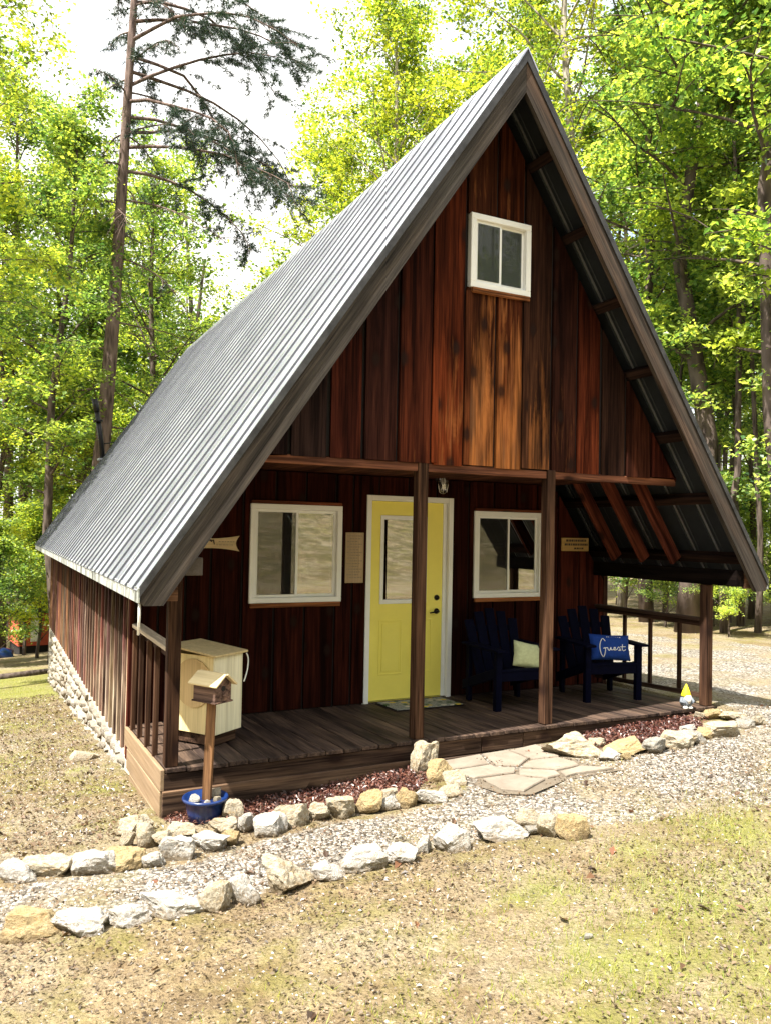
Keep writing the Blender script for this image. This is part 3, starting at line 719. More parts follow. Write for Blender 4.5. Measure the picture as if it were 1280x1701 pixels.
for z0, z1, y1 in ((-0.155,-0.004,1.60),(-0.335,-0.162,1.45),(-0.50,-0.342,1.30)):
    mb = MB().cbox(-0.034, -0.002, -0.010 if z0 > -.2 else 0.0, y1, z0, z1, 0.005); mb.v = [(a,b,c+dz(b)) for a,b,c in mb.v]
    sub(mb, 'side_board', M['pale_y'], deck, (0.30,0.215,0.14,0.45))
def post(x, zt, k=1.0):
    o = part(MB().cbox(x, x+0.092, 0.001, 0.093, 0.002, zt, 0.006), 'post', M['post'], (0.095*k,0.052*k,0.032*k,0.25)); return o
post(0.0, 1.345, 0.8); post(1.976, 2.262); post(3.285, 2.262, 1.15); post(5.293, 1.215, 1.05)
for x0, x1 in ((0.42,1.974),(2.070,3.283),(3.379,4.86)):
    part(MB().cbox(x0, x1, 0.012, 0.052, 2.185, 2.252, 0.004), 'porch_beam', M['beam_x'], (0.20,0.085,0.05,0.45))
plb = part(MB().cbox(0.03, 0.145, -0.352, D-0.05, 1.365, 1.485, 0.004), 'plate_beam', M['pale_y'], (0.10,0.085,0.075,0.1))
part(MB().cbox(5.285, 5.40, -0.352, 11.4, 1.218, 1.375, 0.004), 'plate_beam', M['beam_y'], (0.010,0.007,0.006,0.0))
part(MB().cbox(0.03, 0.145, D+0.08, 11.4, 1.365, 1.45, 0.004), 'plate_beam', M['beam_y'], (0.05,0.03,0.02,0.1))
def railing(x, ys_, z0, z1, ya, yb, pale):
    mb = MB().cbox(x-0.02, x+0.022, ya, yb, z1-0.085, z1-0.036, 0.004)
    r_ = part(mb, 'railing', M['beam_y'], (0.07,0.04,0.028,0.2))
    sub(MB().cbox(x-0.045, x+0.045, ya, yb, z1-0.034, z1, 0.005), 'top_rail', M['pale_y'], r_, (0.50,0.42,0.32,0.9) if pale else (0.06,0.035,0.025,0.2))  # pale rail colour lightened to look sunlit under the eave
    mb = MB().cbox(x-0.02, x+0.02, ya, yb, z0, z0+0.045, 0.004); mb.v = [(a,b,c+dz(b)) for a,b,c in mb.v]
    if not pale: sub(mb, 'bottom_rail', M['beam_y'], r_, (0.08,0.05,0.035,0.2))
    for y in ys_: sub(MB().cbox(x-0.062 if pale else x+0.024, x-0.024 if pale else x+0.058, y-0.02, y+0.02, (z0 if not pale else -0.012)+dz(y)-0.005, z1-0.037, 0.004), 'baluster', M['post'], r_, (0.09,0.05,0.032,0.25))
railing(0.05, (0.42,0.74,1.08,1.42), 0.0, 0.83, 0.095, 1.62, True)
railing(5.33, (0.42,0.83,1.22), 0.075, 0.875, 0.095, 1.64, False)
part(MB().tube([(-0.262,-0.36,1.195),(-0.262,-0.36,1.10),(-0.255,-0.30,0.98)], 0.009, 8), 'drip_pipe', M['white'], None, True)

# windows
def window(name, x0, x1, z0, z1, y, split, trimtop=True, screenpane=True):
    """white sliding window; y is the wall face"""
    f = 0.052; mb = MB()
    for a, b, c, d in ((x0,x1,z1-f,z1),(x0,x1,z0,z0+f),(x0,x0+f,z0+f,z1-f),(x1-f,x1,z0+f,z1-f)): mb.cbox(a, b, y-0.022, y+0.05, c, d, 0.004)
    w = part(mb, 'window', M['white'])
    xm = x0+(x1-x0)*split; s = 0.028
    for k, (a, b) in enumerate(((x0+f+0.001, xm+0.014), (xm-0.014, x1-f-0.001))):
        yo = y+0.002+0.02*k; m2 = MB()
        for p, q, c, d in ((a,b,z1-f-s,z1-f-0.001),(a,b,z0+f+0.001,z0+f+s),(a,a+s,z0+f+s,z1-f-s),(b-s,b,z0+f+s,z1-f-s)): m2.cbox(p, q, yo, yo+0.017, c, d, 0.002)
        sub(m2, 'sash', M['white'], w)
        sub(MB().box(a+s-0.003, b-s+0.003, yo+0.006, yo+0.010, z0+f+s-0.003, z1-f-s+0.003), 'pane', M['glass'], w)
        if screenpane == 2 or (k == 0 and screenpane): sub(MB().box(a+s-0.002, b-s+0.002, yo-0.006, yo-0.005, z0+f+s-0.002, z1-f-s+0.002), 'insect_screen', M['screen2'] if screenpane == 2 else M['screen'], w)
    if trimtop: sub(MB().cbox(x0+0.005, x1-0.01, y-0.030, y+0.0, z1+0.001, z1+0.032, 0.003), 'head_trim', M['beam_x'], w, (0.22,0.075,0.04,0.4))
    sub(MB().cbox(x0+0.012, x1-0.015, y-0.034, y+0.0, z0-0.042, z0-0.001, 0.003), 'sill', M['beam_x'], w, (0.34,0.14,0.06,0.7))
    return w
window('w', *WL, D-0.026, 0.5, True); window('w', *WR, D-0.026, 0.5); window('w', *LW, 0.002, 0.5, False, 2)

# door with its frame
x0, x1, z0, z1 = DR
mb = MB().cbox(x0, x0+0.055, D-0.038, D+0.06, z0, z1, 0.004).cbox(x1-0.055, x1, D-0.038, D+0.06, z0, z1, 0.004).cbox(x0+0.056, x1-0.056, D-0.038, D+0.06, z1-0.055, z1, 0.004)
frame = part(mb, 'door_frame', M['white'])
sub(MB().cbox(x0+0.056, x1-0.056, D-0.03, D+0.10, z0-0.01, z0+0.022, 0.003), 'threshold', M['chrome'], frame)
sub(MB().cbox(x1-0.100, x1-0.057, D+0.005, D+0.058, z0+0.022, z1-0.057, 0.003), 'door_stop', M['white'], frame)
a, b, c, d = x0+0.057, x1-0.102, z0+0.026, z1-0.058
LT = (a+0.14, b-0.215, 0.96, 1.83)
mb = MB()
yd = D+0.012
for p, q, u, w in ((a,b,LT[3],d),(a,b,c,LT[2]),(a,LT[0],LT[2],LT[3]),(LT[1],b,LT[2],LT[3])): mb.box(p, q, yd, yd+0.042, u, w)
door = part(mb, 'door', M['yellow'])
lt = MB()
for p, q, u, w in ((LT[0]-0.02,LT[1]+0.02,LT[3]-0.02,LT[3]+0.025),(LT[0]-0.02,LT[1]+0.02,LT[2]-0.025,LT[2]+0.02),(LT[0]-0.02,LT[0]+0.022,LT[2]+0.02,LT[3]-0.02),(LT[1]-0.022,LT[1]+0.02,LT[2]+0.02,LT[3]-0.02)): lt.cbox(p, q, yd-0.012, yd-0.001, u, w, 0.004)
sub(lt, 'lite_frame', M['white'], door)
sub(MB().box(LT[0]+0.021, LT[1]-0.021, yd+0.014, yd+0.018, LT[2]+0.019, LT[3]-0.019), 'pane', M['glass'], door)
mid = (a+b)/2
for p, q in ((a+0.12,mid-0.045),(mid+0.045,b-0.12)):
    pm = MB(); zz0, zz1 = 0.20, 0.77
    for u0, u1, v0, v1 in ((p,q,zz1-0.018,zz1),(p,q,zz0,zz0+0.018),(p,p+0.018,zz0+0.018,zz1-0.018),(q-0.018,q,zz0+0.018,zz1-0.018)): pm.cbox(u0, u1, yd-0.006, yd-0.0005, v0, v1, 0.003)
    pm.cbox(p+0.035, q-0.035, yd-0.005, yd-0.0005, zz0+0.035, zz1-0.035, 0.004)
    sub(pm, 'door_panel', M['yellow'], door)
def ydisc(x, z, y0, y1, r0, r1, n=18): return MB().tube([(x,y0,z),(x,y1,z)], [r0,r1], n)
kx = b-0.065
sub(ydisc(kx, 0.99, yd-0.026, yd-0.0005, 0.022, 0.031), 'deadbolt', M['black'], door, None, True)
sub(ydisc(kx, 0.845, yd-0.016, yd-0.0005, 0.026, 0.031).tube([(kx,yd-0.016,0.845),(kx,yd-0.052,0.845),(kx-0.03,yd-0.055,0.843),(kx-0.105,yd-0.050,0.832)], [0.011,0.011,0.010,0.008], 8), 'door_handle', M['black'], door, None, True)

# ------------------------------------------------------------------ things on the porch
YW = D-0.024    # face of the wall planks
def wall_lantern():
    t = tag(empty('wall_lantern', (3.135, YW, 2.16)), 'small caged metal wall lantern mounted right above the yellow door', 'lantern')
    MB().tube([(0,0,0.11),(0,-0.018,0.11)], [0.05,0.045], 18).build('back_plate', M['black'], t, True)
    MB().tube([(0,-0.016,0.11),(0,-0.06,0.15),(0,-0.095,0.16)], 0.008, 8).build('arm', M['black'], t, True)
    MB().lathe([(0.004,0.175),(0.03,0.165),(0.055,0.14),(0.058,0.134)], 20, 0, -0.095).build('cap', M['black'], t, True)
    MB().lathe([(0.036,-0.045),(0.048,-0.01),(0.05,0.06),(0.042,0.133)], 20, 0, -0.095).build('glass_shade', M['lglass'], t, True)
    MB().lathe([(0.010,0.02),(0.026,0.05),(0.027,0.08),(0.012,0.12)], 14, 0, -0.095).build('bulb', M['white'], t, True)
    m = MB()
    for k in range(6):
        q = k*math.pi/3; cx, cy = math.cos(q), math.sin(q)
        m.tube([(0.056*cx,-0.095+0.056*cy,0.135),(0.060*cx,-0.095+0.060*cy,0.03),(0.045*cx,-0.095+0.045*cy,-0.045),(0.008*cx,-0.095+0.008*cy,-0.062)], 0.0035, 5)
    m.build('cage', M['chrome'], t, True)
wall_lantern()

def bars(parent, rows, mat, y):
    """flat printed rows too small to read, as short dark strokes"""
    m = MB()
    for (xa, xb, z, h, r_) in rows:
        x = xa
        while x < xb-0.006:
            w = min(r_.uniform(0.010,0.030), xb-x); m.box(x, x+w, y-0.0015, y, z, z+h); x += w+r_.uniform(0.005,0.010)
    return tag(m.build('lettering', mat, parent), kind='stuff')
r2 = random.Random(3)
s1 = tag(empty('wall_sign', (2.165, YW, 1.16)), 'tall narrow tan printed plaque on the wall left of the yellow door', 'sign')
MB().cbox(-0.100, 0.100, -0.014, -0.001, 0.0, 0.51, 0.003).build('board', M['pine_z'], s1, False, (0.50,0.38,0.26,0.2))
bars(s1, [(-0.085+0.03*(i % 2),0.08-0.02*((i*7) % 3),0.47-0.028*i,0.010,r2) for i in range(16)], M['markpale'], -0.0145)
s2 = tag(empty('wall_sign', (4.99, YW, 1.50)), 'small yellowish wooden plank sign with dark lettering near the right porch end', 'sign')
MB().cbox(-0.20, 0.20, -0.02, -0.001, 0.0, 0.155, 0.005).build('board', M['pine_x'], s2, False, (0.55,0.36,0.14,0.5))
bars(s2, [(-0.14,0.17,0.110,0.026,r2),(-0.16,0.18,0.065,0.024,r2),(-0.02,0.12,0.022,0.020,r2)], M['mark'], -0.0205)
s3 = tag(empty('wall_sign', (0.79, YW, 1.545)), 'pale wooden sign with concave notched end on the wall left of the windows', 'sign')
pl = [(-0.30,-0.055)]+[(-0.30+0.48*i/8, -0.055+0.012*math.sin(math.pi*i/8)-0.018*(i/8)**3) for i in range(1,9)]
pl += [(0.18-0.035*math.sin(math.pi*k/6), -0.073+0.146*k/6) for k in range(1,7)]
pl += [(-0.30+0.48*i/8, 0.055-0.012*math.sin(math.pi*i/8)+0.018*(i/8)**3) for i in range(7,-1,-1)]
MB().prism(pl, -0.022, -0.001).build('board', M['pine_x'], s3, False, (0.66,0.52,0.34,0.2))
bars(s3, [(-0.02,0.13,0.012,0.008,r2),(-0.04,0.12,-0.018,0.008,r2)], M['markpale'], -0.0225)
MB().tube([(-0.14,-0.026,0.01),(-0.11,-0.026,0.035),(-0.085,-0.026,0.02),(-0.07,-0.026,0.03),(-0.06,-0.026,-0.01)], [0.006,0.012,0.010,0.008,0.004], 6).build('painted_motif', M['mark'], s3)

def chair(loc, rz, label):
    """slatted wooden armchair facing -y"""
    t = tag(empty('porch_chair', loc, rz), label, 'chair', 'navy armchairs on the porch'); n = M['navy']
    for s in (-1, 1):
        MB().cbox(s*0.29-0.032, s*0.29+0.032, -0.30, -0.235, 0, 0.575, 0.006).build('leg', n, t)
        m = MB().cbox(s*0.29-0.018, s*0.29+0.018, -0.235, 0.42, 0.0, 0.10, 0.005)
        sh = Matrix(((1,0,0,0),(0,1,0,0),(0,-0.34,1,0.235),(0,0,0,1))); m.xf(sh); m.build('side_rail', n, t)
        MB().cbox(s*0.29-0.022, s*0.29+0.022, 0.27, 0.33, 0, 0.56, 0.005).build('leg', n, t)
        MB().cbox(s*0.30-0.062, s*0.30+0.062, -0.37, 0.36, 0.577, 0.602, 0.008).build('arm', n, t)
    MB().cbox(-0.26, 0.26, -0.295, -0.268, 0.29, 0.385, 0.005).build('apron', n, t)
    for i in range(5):
        y = -0.26+i*0.095; z = 0.392-0.34*(y+0.26)
        MB().cbox(-0.265, 0.265, y-0.042, y+0.042, z-0.012, z+0.010, 0.004).build('seat_slat', n, t)
    for i in range(5):
        u = (i-2)*0.108; h = 0.74-0.035*abs(i-2)**1.7
        m = MB().cbox(-0.053, 0.053, -0.010, 0.010, 0, h, 0.005)
        m.xf(Matrix.Translation((u,0.17,0.235)) @ Matrix.Rotation(R(-20),4,'X') @ Matrix.Rotation(R((i-2)*2.2),4,'Y'))
        m.build('back_slat', n, t)
    MB().cbox(-0.30, 0.30, 0.315, 0.345, 0.535, 0.576, 0.004).build('back_rail', n, t)
    m = MB().cbox(-0.22, 0.22, 0.012, 0.034, 0.50, 0.56, 0.004); m.xf(Matrix.Translation((0,0.17,0.235)) @ Matrix.Rotation(R(-20),4,'X')); m.build('back_rail', n, t)
    return t
chair((3.60, 0.98, dz(0.98)+0.001), R(-4), 'navy slatted armchair with a pale green cushion, nearer the yellow door')
chair((4.74, 0.92, dz(0.92)+0.001), R(-13), 'navy slatted armchair with a blue lettered pillow by the right railing')
def pillow_mesh(w, h, t_, nx=16, nz_=12):
    v = []; f = []
    for s in (-1, 1):
        for j in range(nz_+1):
            for i in range(nx+1):
                a = 2*i/nx-1; b = 2*j/nz_-1
                k = (max(0,1-abs(a)**2.6)*max(0,1-abs(b)**2.6))**0.55
                pin = 1-0.06*(1-abs(a*b))*(abs(a)**4+abs(b)**4)
                v.append((a*w/2*pin, s*(t_/2*k+0.004)+0.004*noise.noise(Vector((a*3,b*3,s))), b*h/2*pin))
    m = (nx+1)*(nz_+1)
    for q in (0,1):
        for j in range(nz_):
            for i in range(nx):
                a = q*m+j*(nx+1)+i; fc = (a,a+1,a+nx+2,a+nx+1); f.append(fc if q == 0 else fc[::-1])
    ring = [i for i in range(nx+1)]+[j*(nx+1)+nx for j in range(1,nz_+1)]+[nz_*(nx+1)+i for i in range(nx-1,-1,-1)]+[j*(nx+1) for j in range(nz_-1,0,-1)]
    for a, b in zip(ring, ring[1:]+ring[:1]): f.append((b,a,a+m,b+m))
    mb = MB(); mb.v = v; mb.f = f; return mb
def crom(P, n=6):
    out = []
    for i in range(len(P)-1):
        p0, p1, p2, p3 = P[max(i-1,0)], P[i], P[i+1], P[min(i+2,len(P)-1)]
        for k in range(n):
            t = k/n; out.append(tuple(0.5*(2*b+(c-a)*t+(2*a-5*b+4*c-d)*t*t+(-a+3*b-3*c+d)*t**3) for a,b,c,d in zip(p0,p1,p2,p3)))
    return out+[P[-1]]
pm = tinted('pillow_cloth', 0.85, 0.15, 30, 0.12, 0.3)
p2 = tag(empty('pillow', (4.705, 0.735, dz(0.75)+0.545), R(-13)), 'royal blue lumbar pillow with white script lettering on the right armchair', 'pillow')
p2.rotation_euler = (R(-16), R(3), R(-13))
pillow_mesh(0.46, 0.27, 0.14).build('cover', pm, p2, True, (0.012,0.045,0.23,1))
STRK = [[(0.17,0.80),(0.10,0.93),(0.03,0.75),(0.0,0.45),(0.03,0.12),(0.09,0.0),(0.14,0.2),(0.16,0.45),(0.10,0.42),(0.22,0.47)],
        [(0.22,0.47),(0.24,0.36),(0.28,0.33),(0.32,0.48),(0.33,0.36),(0.38,0.36)],[(0.38,0.36),(0.45,0.42),(0.45,0.49),(0.41,0.45),(0.42,0.35),(0.50,0.38)],
        [(0.50,0.38),(0.56,0.52),(0.60,0.40),(0.55,0.34),(0.63,0.36)],[(0.69,0.66),(0.67,0.42),(0.71,0.34),(0.78,0.40)],[(0.61,0.53),(0.78,0.55)]]
m = MB()
for s in STRK:
    c = crom(s); m.tube([((u-0.40)*0.38, -0.0745+0.05*abs(u-0.4)**2, (w_-0.48)*0.20-0.01) for u, w_ in c], 0.0042, 5)
m.build('script_lettering', M['thread'], p2)
m = MB()
for k, x in enumerate((-0.06,-0.04,-0.005,0.02,0.04,0.065,0.09)): m.box(x, x+0.013, -0.050, -0.044, 0.098, 0.104)
m.build('small_lettering', M['thread'], p2)
p1 = tag(empty('pillow', (3.73, 0.82, dz(0.86)+0.50)), 'pale green and cream cushion on the armchair nearer the door', 'pillow')
p1.rotation_euler = (R(-20), R(12), R(-10))
pillow_mesh(0.36, 0.26, 0.12).build('cover', pm, p1, True, (0.55,0.58,0.33,1))

mat_t = NT('doormat_print'); v = mat_t.coord('Object', rand=False); d = mat_t.voro(v, 11); cc = mat_t.voro(v, 11, out='Color')
base = mat_t.mix(mat_t.ramp(mat_t.noise(v, 60, 3), [(0.35,0.0),(0.65,1.0)]), (0.16,0.17,0.15), (0.36,0.36,0.30))
spc = mat_t.new('ShaderNodeSeparateColor'); mat_t.link(cc, spc.inputs[0])
hue = mat_t.ramp(spc.outputs[0], [(0.0,(0.05,0.10,0.03)),(0.35,(0.62,0.45,0.05)),(0.7,(0.55,0.50,0.38)),(0.95,(0.03,0.035,0.06))], 'CONSTANT')
mat_t.bsdf(mat_t.mix(mat_t.ramp(d, [(0.34,1.0),(0.42,0.0)]), base, hue), 0.95, 0, mat_t.bump(mat_t.noise(v, 160, 2), 0.6, 0.004), 0.1)
dm = tag(empty('doormat', (2.79, 1.36, dz(1.36)+0.004)), 'patterned grey and yellow doormat on the deck before the yellow door', 'doormat')
dm.rotation_euler = (R(-2.3), 0, 0)
MB().cbox(-0.37, 0.37, -0.22, 0.22, 0, 0.012, 0.004).build('mat', mat_t.m, dm)
MB().cbox(-0.385, 0.385, -0.235, 0.235, 0, 0.006, 0.002).build('rubber_edge', M['dark'], dm)

def plywood_bin():
    a = math.atan2(0.18, 0.26)
    t = tag(empty('wooden_bin', (0.45, 0.44, dz(0.5)+0.004), a), 'pale plywood bin with lid behind the left porch post', 'bin')
    W, L, H = 0.34, 0.46, 0.70
    pz = M['pine_z']; ca = (0.80,0.70,0.46,0.1)
    MB().cbox(0.03, W-0.03, 0.03, L-0.03, 0.0, 0.085, 0.004).build('base', M['beam_x'], t, False, (0.10,0.06,0.04,0.3))
    MB().cbox(0, W, 0, 0.016, 0.09, H, 0.003).build('panel', pz, t, False, (0.88,0.84,0.64,0.05))
    MB().cbox(0, 0.016, 0.017, L, 0.09, H, 0.003).build('panel', pz, t, False, (0.80,0.66,0.36,0.1))
    MB().cbox(0.017, W, L-0.016, L, 0.09, H, 0.003).build('panel', pz, t, False, ca)
    MB().cbox(W-0.016, W, 0.017, L-0.017, 0.09, H, 0.003).build('panel', pz, t, False, ca)
    m = MB().cbox(-0.03, W+0.03, -0.03, L+0.02, H+0.002, H+0.020, 0.003); m.xf(Matrix.Translation((0,0,0)) @ Matrix(((1,0,0,0),(0,1,0,0),(0,0.10,1,0),(0,0,0,1)))); m.build('lid', pz, t, False, (0.62,0.50,0.28,0.3))
    # round bread-board shaped panel on the left face
    pts = [(-0.012, 0.21+0.19*math.cos(q), 0.48+0.19*math.sin(q)) for q in [2*math.pi*k/36 for k in range(36)]]
    m = MB(); n_ = 36; m.add(pts+[(-0.001,p[1],p[2]) for p in pts], [tuple(range(n_))]+[(i,n_+i,n_+(i+1)%n_,(i+1)%n_) for i in range(n_)])
    m.build('round_panel', pz, t, False, (0.68,0.50,0.26,0.1))
    c = crom([(W+0.02,-0.02,0.69),(W+0.05,-0.015,0.64),(W+0.045,-0.012,0.55),(W+0.01,-0.008,0.46)])
    MB().tube(c, 0.006, 6).build('cord', M['white'], t, True)
plywood_bin()

def gnome():
    t = tag(empty('garden_gnome', (5.10, 0.075, 0.003), R(-20)), 'little garden gnome with yellow pointed hat at the right deck edge', 'gnome')
    g_ = plain('gnome_grey', (0.16,0.18,0.21), 0.7); y_ = plain('gnome_yellow', (0.85,0.72,0.02), 0.6); w_ = plain('gnome_white', (0.75,0.74,0.70), 0.8); s_ = plain('gnome_skin', (0.55,0.30,0.20), 0.6)
    t.location = (5.05, 0.03, 0.003)
    MB().lathe([(0.010,0.018),(0.050,0.022),(0.060,0.05),(0.055,0.085),(0.036,0.115),(0.010,0.122)], 18).build('body', g_, t, True)
    for s in (-1,1):
        MB().lathe([(0.006,0.0),(0.022,0.002),(0.024,0.012),(0.012,0.026)], 12, s*0.026, -0.040).build('foot', w_, t, True)
        MB().tube([(s*0.046,-0.004,0.098),(s*0.066,-0.022,0.066),(s*0.034,-0.052,0.056)], [0.016,0.015,0.011], 8).build('arm', g_, t, True)
    MB().tube([(0,-0.036,0.116),(0,-0.056,0.088),(0,-0.062,0.05)], [0.032,0.028,0.006], 10).build('beard', w_, t, True)
    MB().lathe([(0.004,0.112),(0.012,0.116),(0.012,0.126),(0.004,0.13)], 10, 0, -0.043).build('nose', s_, t, True)
    m = MB().lathe([(0.046,0.116),(0.049,0.122),(0.036,0.16),(0.020,0.20),(0.003,0.235)], 16); m.v = [(a+0.02*max(0,c-0.15),b,c) for a,b,c in m.v]; m.build('hat', y_, t, True)
gnome()

# blue tub with the birdhouse
PX, PY = 0.235, -0.215; PZ = g0(PX, PY)-0.004
bl = plain('blue_glaze', (0.006,0.024,0.11), 0.3, var=0.2, spec=0.5, coat=0.3)
tub = tag(empty('planter_tub', (PX,PY,PZ)), 'cobalt blue round tub holding stones and the birdhouse post', 'planter')
MB().lathe([(0.085,0.0),(0.112,0.006),(0.122,0.06),(0.136,0.128),(0.152,0.134),(0.158,0.146),(0.152,0.158),(0.140,0.156),(0.130,0.13)], 36).build('tub', bl, tub, True)
MB().lathe([(0.02,0.112),(0.127,0.110)], 24).build('soil', M['found'], tub)
bh = tag(empty('birdhouse', (PX+0.012,PY+0.01,PZ+0.113)), 'brown birdhouse with pale roof on a wooden post in the blue tub', 'birdhouse')
MB().cbox(-0.030,0.030,-0.020,0.020,0,0.70,0.004).build('post', M['post'], bh, False, (0.27,0.15,0.075,0.5), None, (0,R(1.5),R(-30)))
HB = empty('nest_box', (0.02,0.0,0.70), R(-60)); HB.parent = bh
bc = (0.21,0.135,0.10,0.3)
m = MB().prism([(-0.075,0.0),(0.075,0.0),(0.075,0.115),(0.0,0.175),(-0.075,0.115)], -0.105, 0.105)
m.xf(Matrix.Rotation(R(90),4,'Z')); m.build('walls', M['beam_x'], HB, False, bc)
for s in (-1,1):
    m = MB().cbox(-0.135,0.140,0,0.125,0,0.014,0.003); m.xf(Matrix.Rotation(R(-38.6),4,'X')); 
    if s > 0: m.v = [(a,b,c+0.178) for a,b,c in m.v]
    else:
        m = MB().cbox(-0.135,0.140,-0.125,-0.002,0,0.014,0.003); m.xf(Matrix.Rotation(R(38.6),4,'X')); m.v = [(a,b,c+0.179) for a,b,c in m.v]
    m.build('roof_panel', M['pine_x'], HB, False, (0.72,0.60,0.36,0.3))
MB().tube([(0.1055,0,0.085),(0.1075,0,0.085)], 0.019, 18).build('entrance_hole', M['dark'], HB)
MB().tube([(0.105,0,0.035),(0.155,0,0.033)], 0.006, 8).build('perch', M['beam_x'], HB, False, bc)
MB().cbox(-0.115,0.118,-0.085,0.085,-0.012,-0.001,0.003).build('floor_board', M['beam_x'], HB, False, bc)

# ------------------------------------------------------------------ edging stones
OUTER = [(-0.91,-1.39,0.28,0.17,0.14),(-0.68,-1.51,0.25,0.16,0.15),(-0.48,-1.56,0.19,0.12,0.11),(-0.26,-1.54,0.3,0.19,0.14),(-0.06,-1.64,0.14,0.08,0.15),(0.08,-1.62,0.16,0.1,0.18),(0.32,-1.57,0.27,0.17,0.17),(0.56,-1.58,0.18,0.11,0.11),(0.79,-1.58,0.24,0.15,0.16),(0.99,-1.65,0.18,0.11,0.1),(1.16,-1.6,0.1,0.06,0.13),(1.3,-1.65,0.21,0.13,0.17),(1.65,-1.63,0.35,0.22,0.13),(1.96,-1.55,0.15,0.09,0.09),(1.88,-1.71,0.09,0.06,0.05),(1.93,-1.79,0.12,0.08,0.15),(2.01,-1.9,0.17,0.1,0.15)]
INNER = [(-1.01,-0.47,0.1,0.06,0.12),(-0.94,-0.67,0.2,0.12,0.13),(-0.75,-0.63,0.28,0.17,0.14),(-0.52,-0.77,0.25,0.15,0.18),(-0.38,-0.8,0.2,0.13,0.12),(-0.22,-0.84,0.16,0.1,0.08),(-0.24,-0.18,0.2,0.13,0.14),(-0.32,-0.45,0.09,0.06,0.1),(-0.22,-0.49,0.15,0.1,0.16),(-0.1,-0.56,0.14,0.09,0.12),(-0.06,-0.81,0.19,0.12,0.14),(0.04,-0.43,0.2,0.12,0.08),(0.13,-0.79,0.2,0.12,0.11),(0.26,-0.79,0.12,0.08,0.1),(0.29,-0.54,0.18,0.11,0.09),(0.42,-0.34,0.15,0.09,0.13),(0.4,-0.62,0.1,0.07,0.13),(0.5,-0.76,0.2,0.13,0.13),(0.71,-0.69,0.25,0.16,0.15),(0.88,-0.7,0.15,0.09,0.14),(1.04,-0.73,0.2,0.12,0.16),(1.24,-0.73,0.17,0.1,0.14),(1.35,-0.77,0.14,0.08,0.1),(1.44,-0.66,0.11,0.07,0.1),(1.49,-0.78,0.13,0.08,0.16),(1.66,-0.81,0.2,0.13,0.11),(1.84,-0.8,0.15,0.09,0.12),(2.01,-0.6,0.16,0.1,0.12),(1.96,-0.44,0.19,0.12,0.16),(2.00,-0.17,0.21,0.15,0.25)]
BED = [(3.2,-0.48,0.44,0.27,0.21),(3.54,-0.38,0.13,0.08,0.09),(3.36,-0.74,0.17,0.11,0.1),(3.59,-0.68,0.34,0.21,0.12),(3.45,-0.84,0.1,0.06,0.06),(3.78,-0.83,0.19,0.12,0.12),(4.0,-0.8,0.34,0.21,0.15),(4.45,-0.52,0.15,0.09,0.09),(4.25,-0.84,0.15,0.09,0.12),(4.45,-0.74,0.21,0.13,0.11),(4.58,-0.78,0.32,0.2,0.14),(4.99,-0.21,0.1,0.06,0.06),(5.1,-0.28,0.17,0.1,0.11),(5.18,-0.43,0.2,0.13,0.09),(5.0,-0.71,0.16,0.1,0.1),(5.14,-0.72,0.19,0.12,0.13)]
ORD = ['first','second','third','fourth','fifth','sixth','seventh','eighth','ninth','tenth','eleventh','twelfth','thirteenth','fourteenth','fifteenth','sixteenth','seventeenth','eighteenth','nineteenth','twentieth']+['twenty-'+w for w in ('first','second','third','fourth','fifth','sixth','seventh','eighth','ninth')]+['thirtieth']
TINT = {'white': (0.56,0.545,0.51,0.35), 'cream': (0.50,0.45,0.35,0.6), 'ochre': (0.46,0.36,0.20,0.8), 'grey': (0.38,0.37,0.34,0.3)}
def stones(L, tints, phrase, group, seed):
    n = len(L); order = sorted(range(n), key=lambda i: L[i][0]*0.894-L[i][1]*0.447); rank = {j: i for i, j in enumerate(order)}
    for i, (x, y, w, d_, h) in enumerate(L):
        t_ = tints[i]; me = rock_mesh(seed+i, 4, 10+i % 5, 0.13)
        o = put('edging_stone', me, None, TINT[t_]); hh = max(h, 0.07)
        o.scale = (w*0.64, max(d_,w*0.55)*0.66, hh*0.70); o.location = (x, y, g0(x,y)+hh*0.70*0.42)
        o.rotation_euler = (rnd.uniform(-0.12,0.12), rnd.uniform(-0.16,0.16), R(-22)+rnd.uniform(-0.25,0.25))
        big = 'large ' if w > 0.24 else ('small ' if w < 0.13 else '')
        tag(o, f'{big}{t_} rock, {ORD[rank[i]]} from the left in the {phrase}', 'rock', group)
w_, c_, o_, gy = 'white','cream','ochre','grey'
stones(OUTER, [o_,w_,w_,w_,c_,w_,c_,w_,w_,w_,w_,w_,w_,c_,gy,c_,o_], 'front stone row', 'stones edging the front of the gravel path', 100)
stones(INNER, [c_,w_,c_,w_,o_,w_,c_,c_,c_,c_,w_,c_,w_,o_,c_,c_,w_,w_,c_,c_,c_,o_,w_,c_,o_,w_,c_,c_,o_,c_], 'stone row below the deck', 'stones edging the bed below the deck', 200)
stones(BED, [c_,c_,w_,o_,o_,gy,c_,w_,gy,o_,c_,c_,o_,c_,gy,c_], 'stone border right of the flagstones', 'stones edging the right-hand bed', 300)
for i, (dx, dy, s, lab) in enumerate(((-0.085,-0.03,0.042,'pale stone inside the blue tub, left of the post'),(0.07,-0.055,0.032,'small pale stone inside the blue tub, right of the post'),(-0.01,-0.085,0.028,'small white stone at the front inside the blue tub'),(0.085,0.035,0.04,'cream stone standing up at the right inside the blue tub'))):
    o = put('tub_stone', rock_mesh(500+i, 2, 7), None, TINT['cream' if i % 2 else 'white']); o.scale = (s,s*0.9,s*1.2); o.location = (PX+dx,PY+dy,PZ+0.112+s*0.85); o.rotation_euler = (0.2,0.1,i)
    tag(o, lab, 'rock', 'stones in the blue tub')
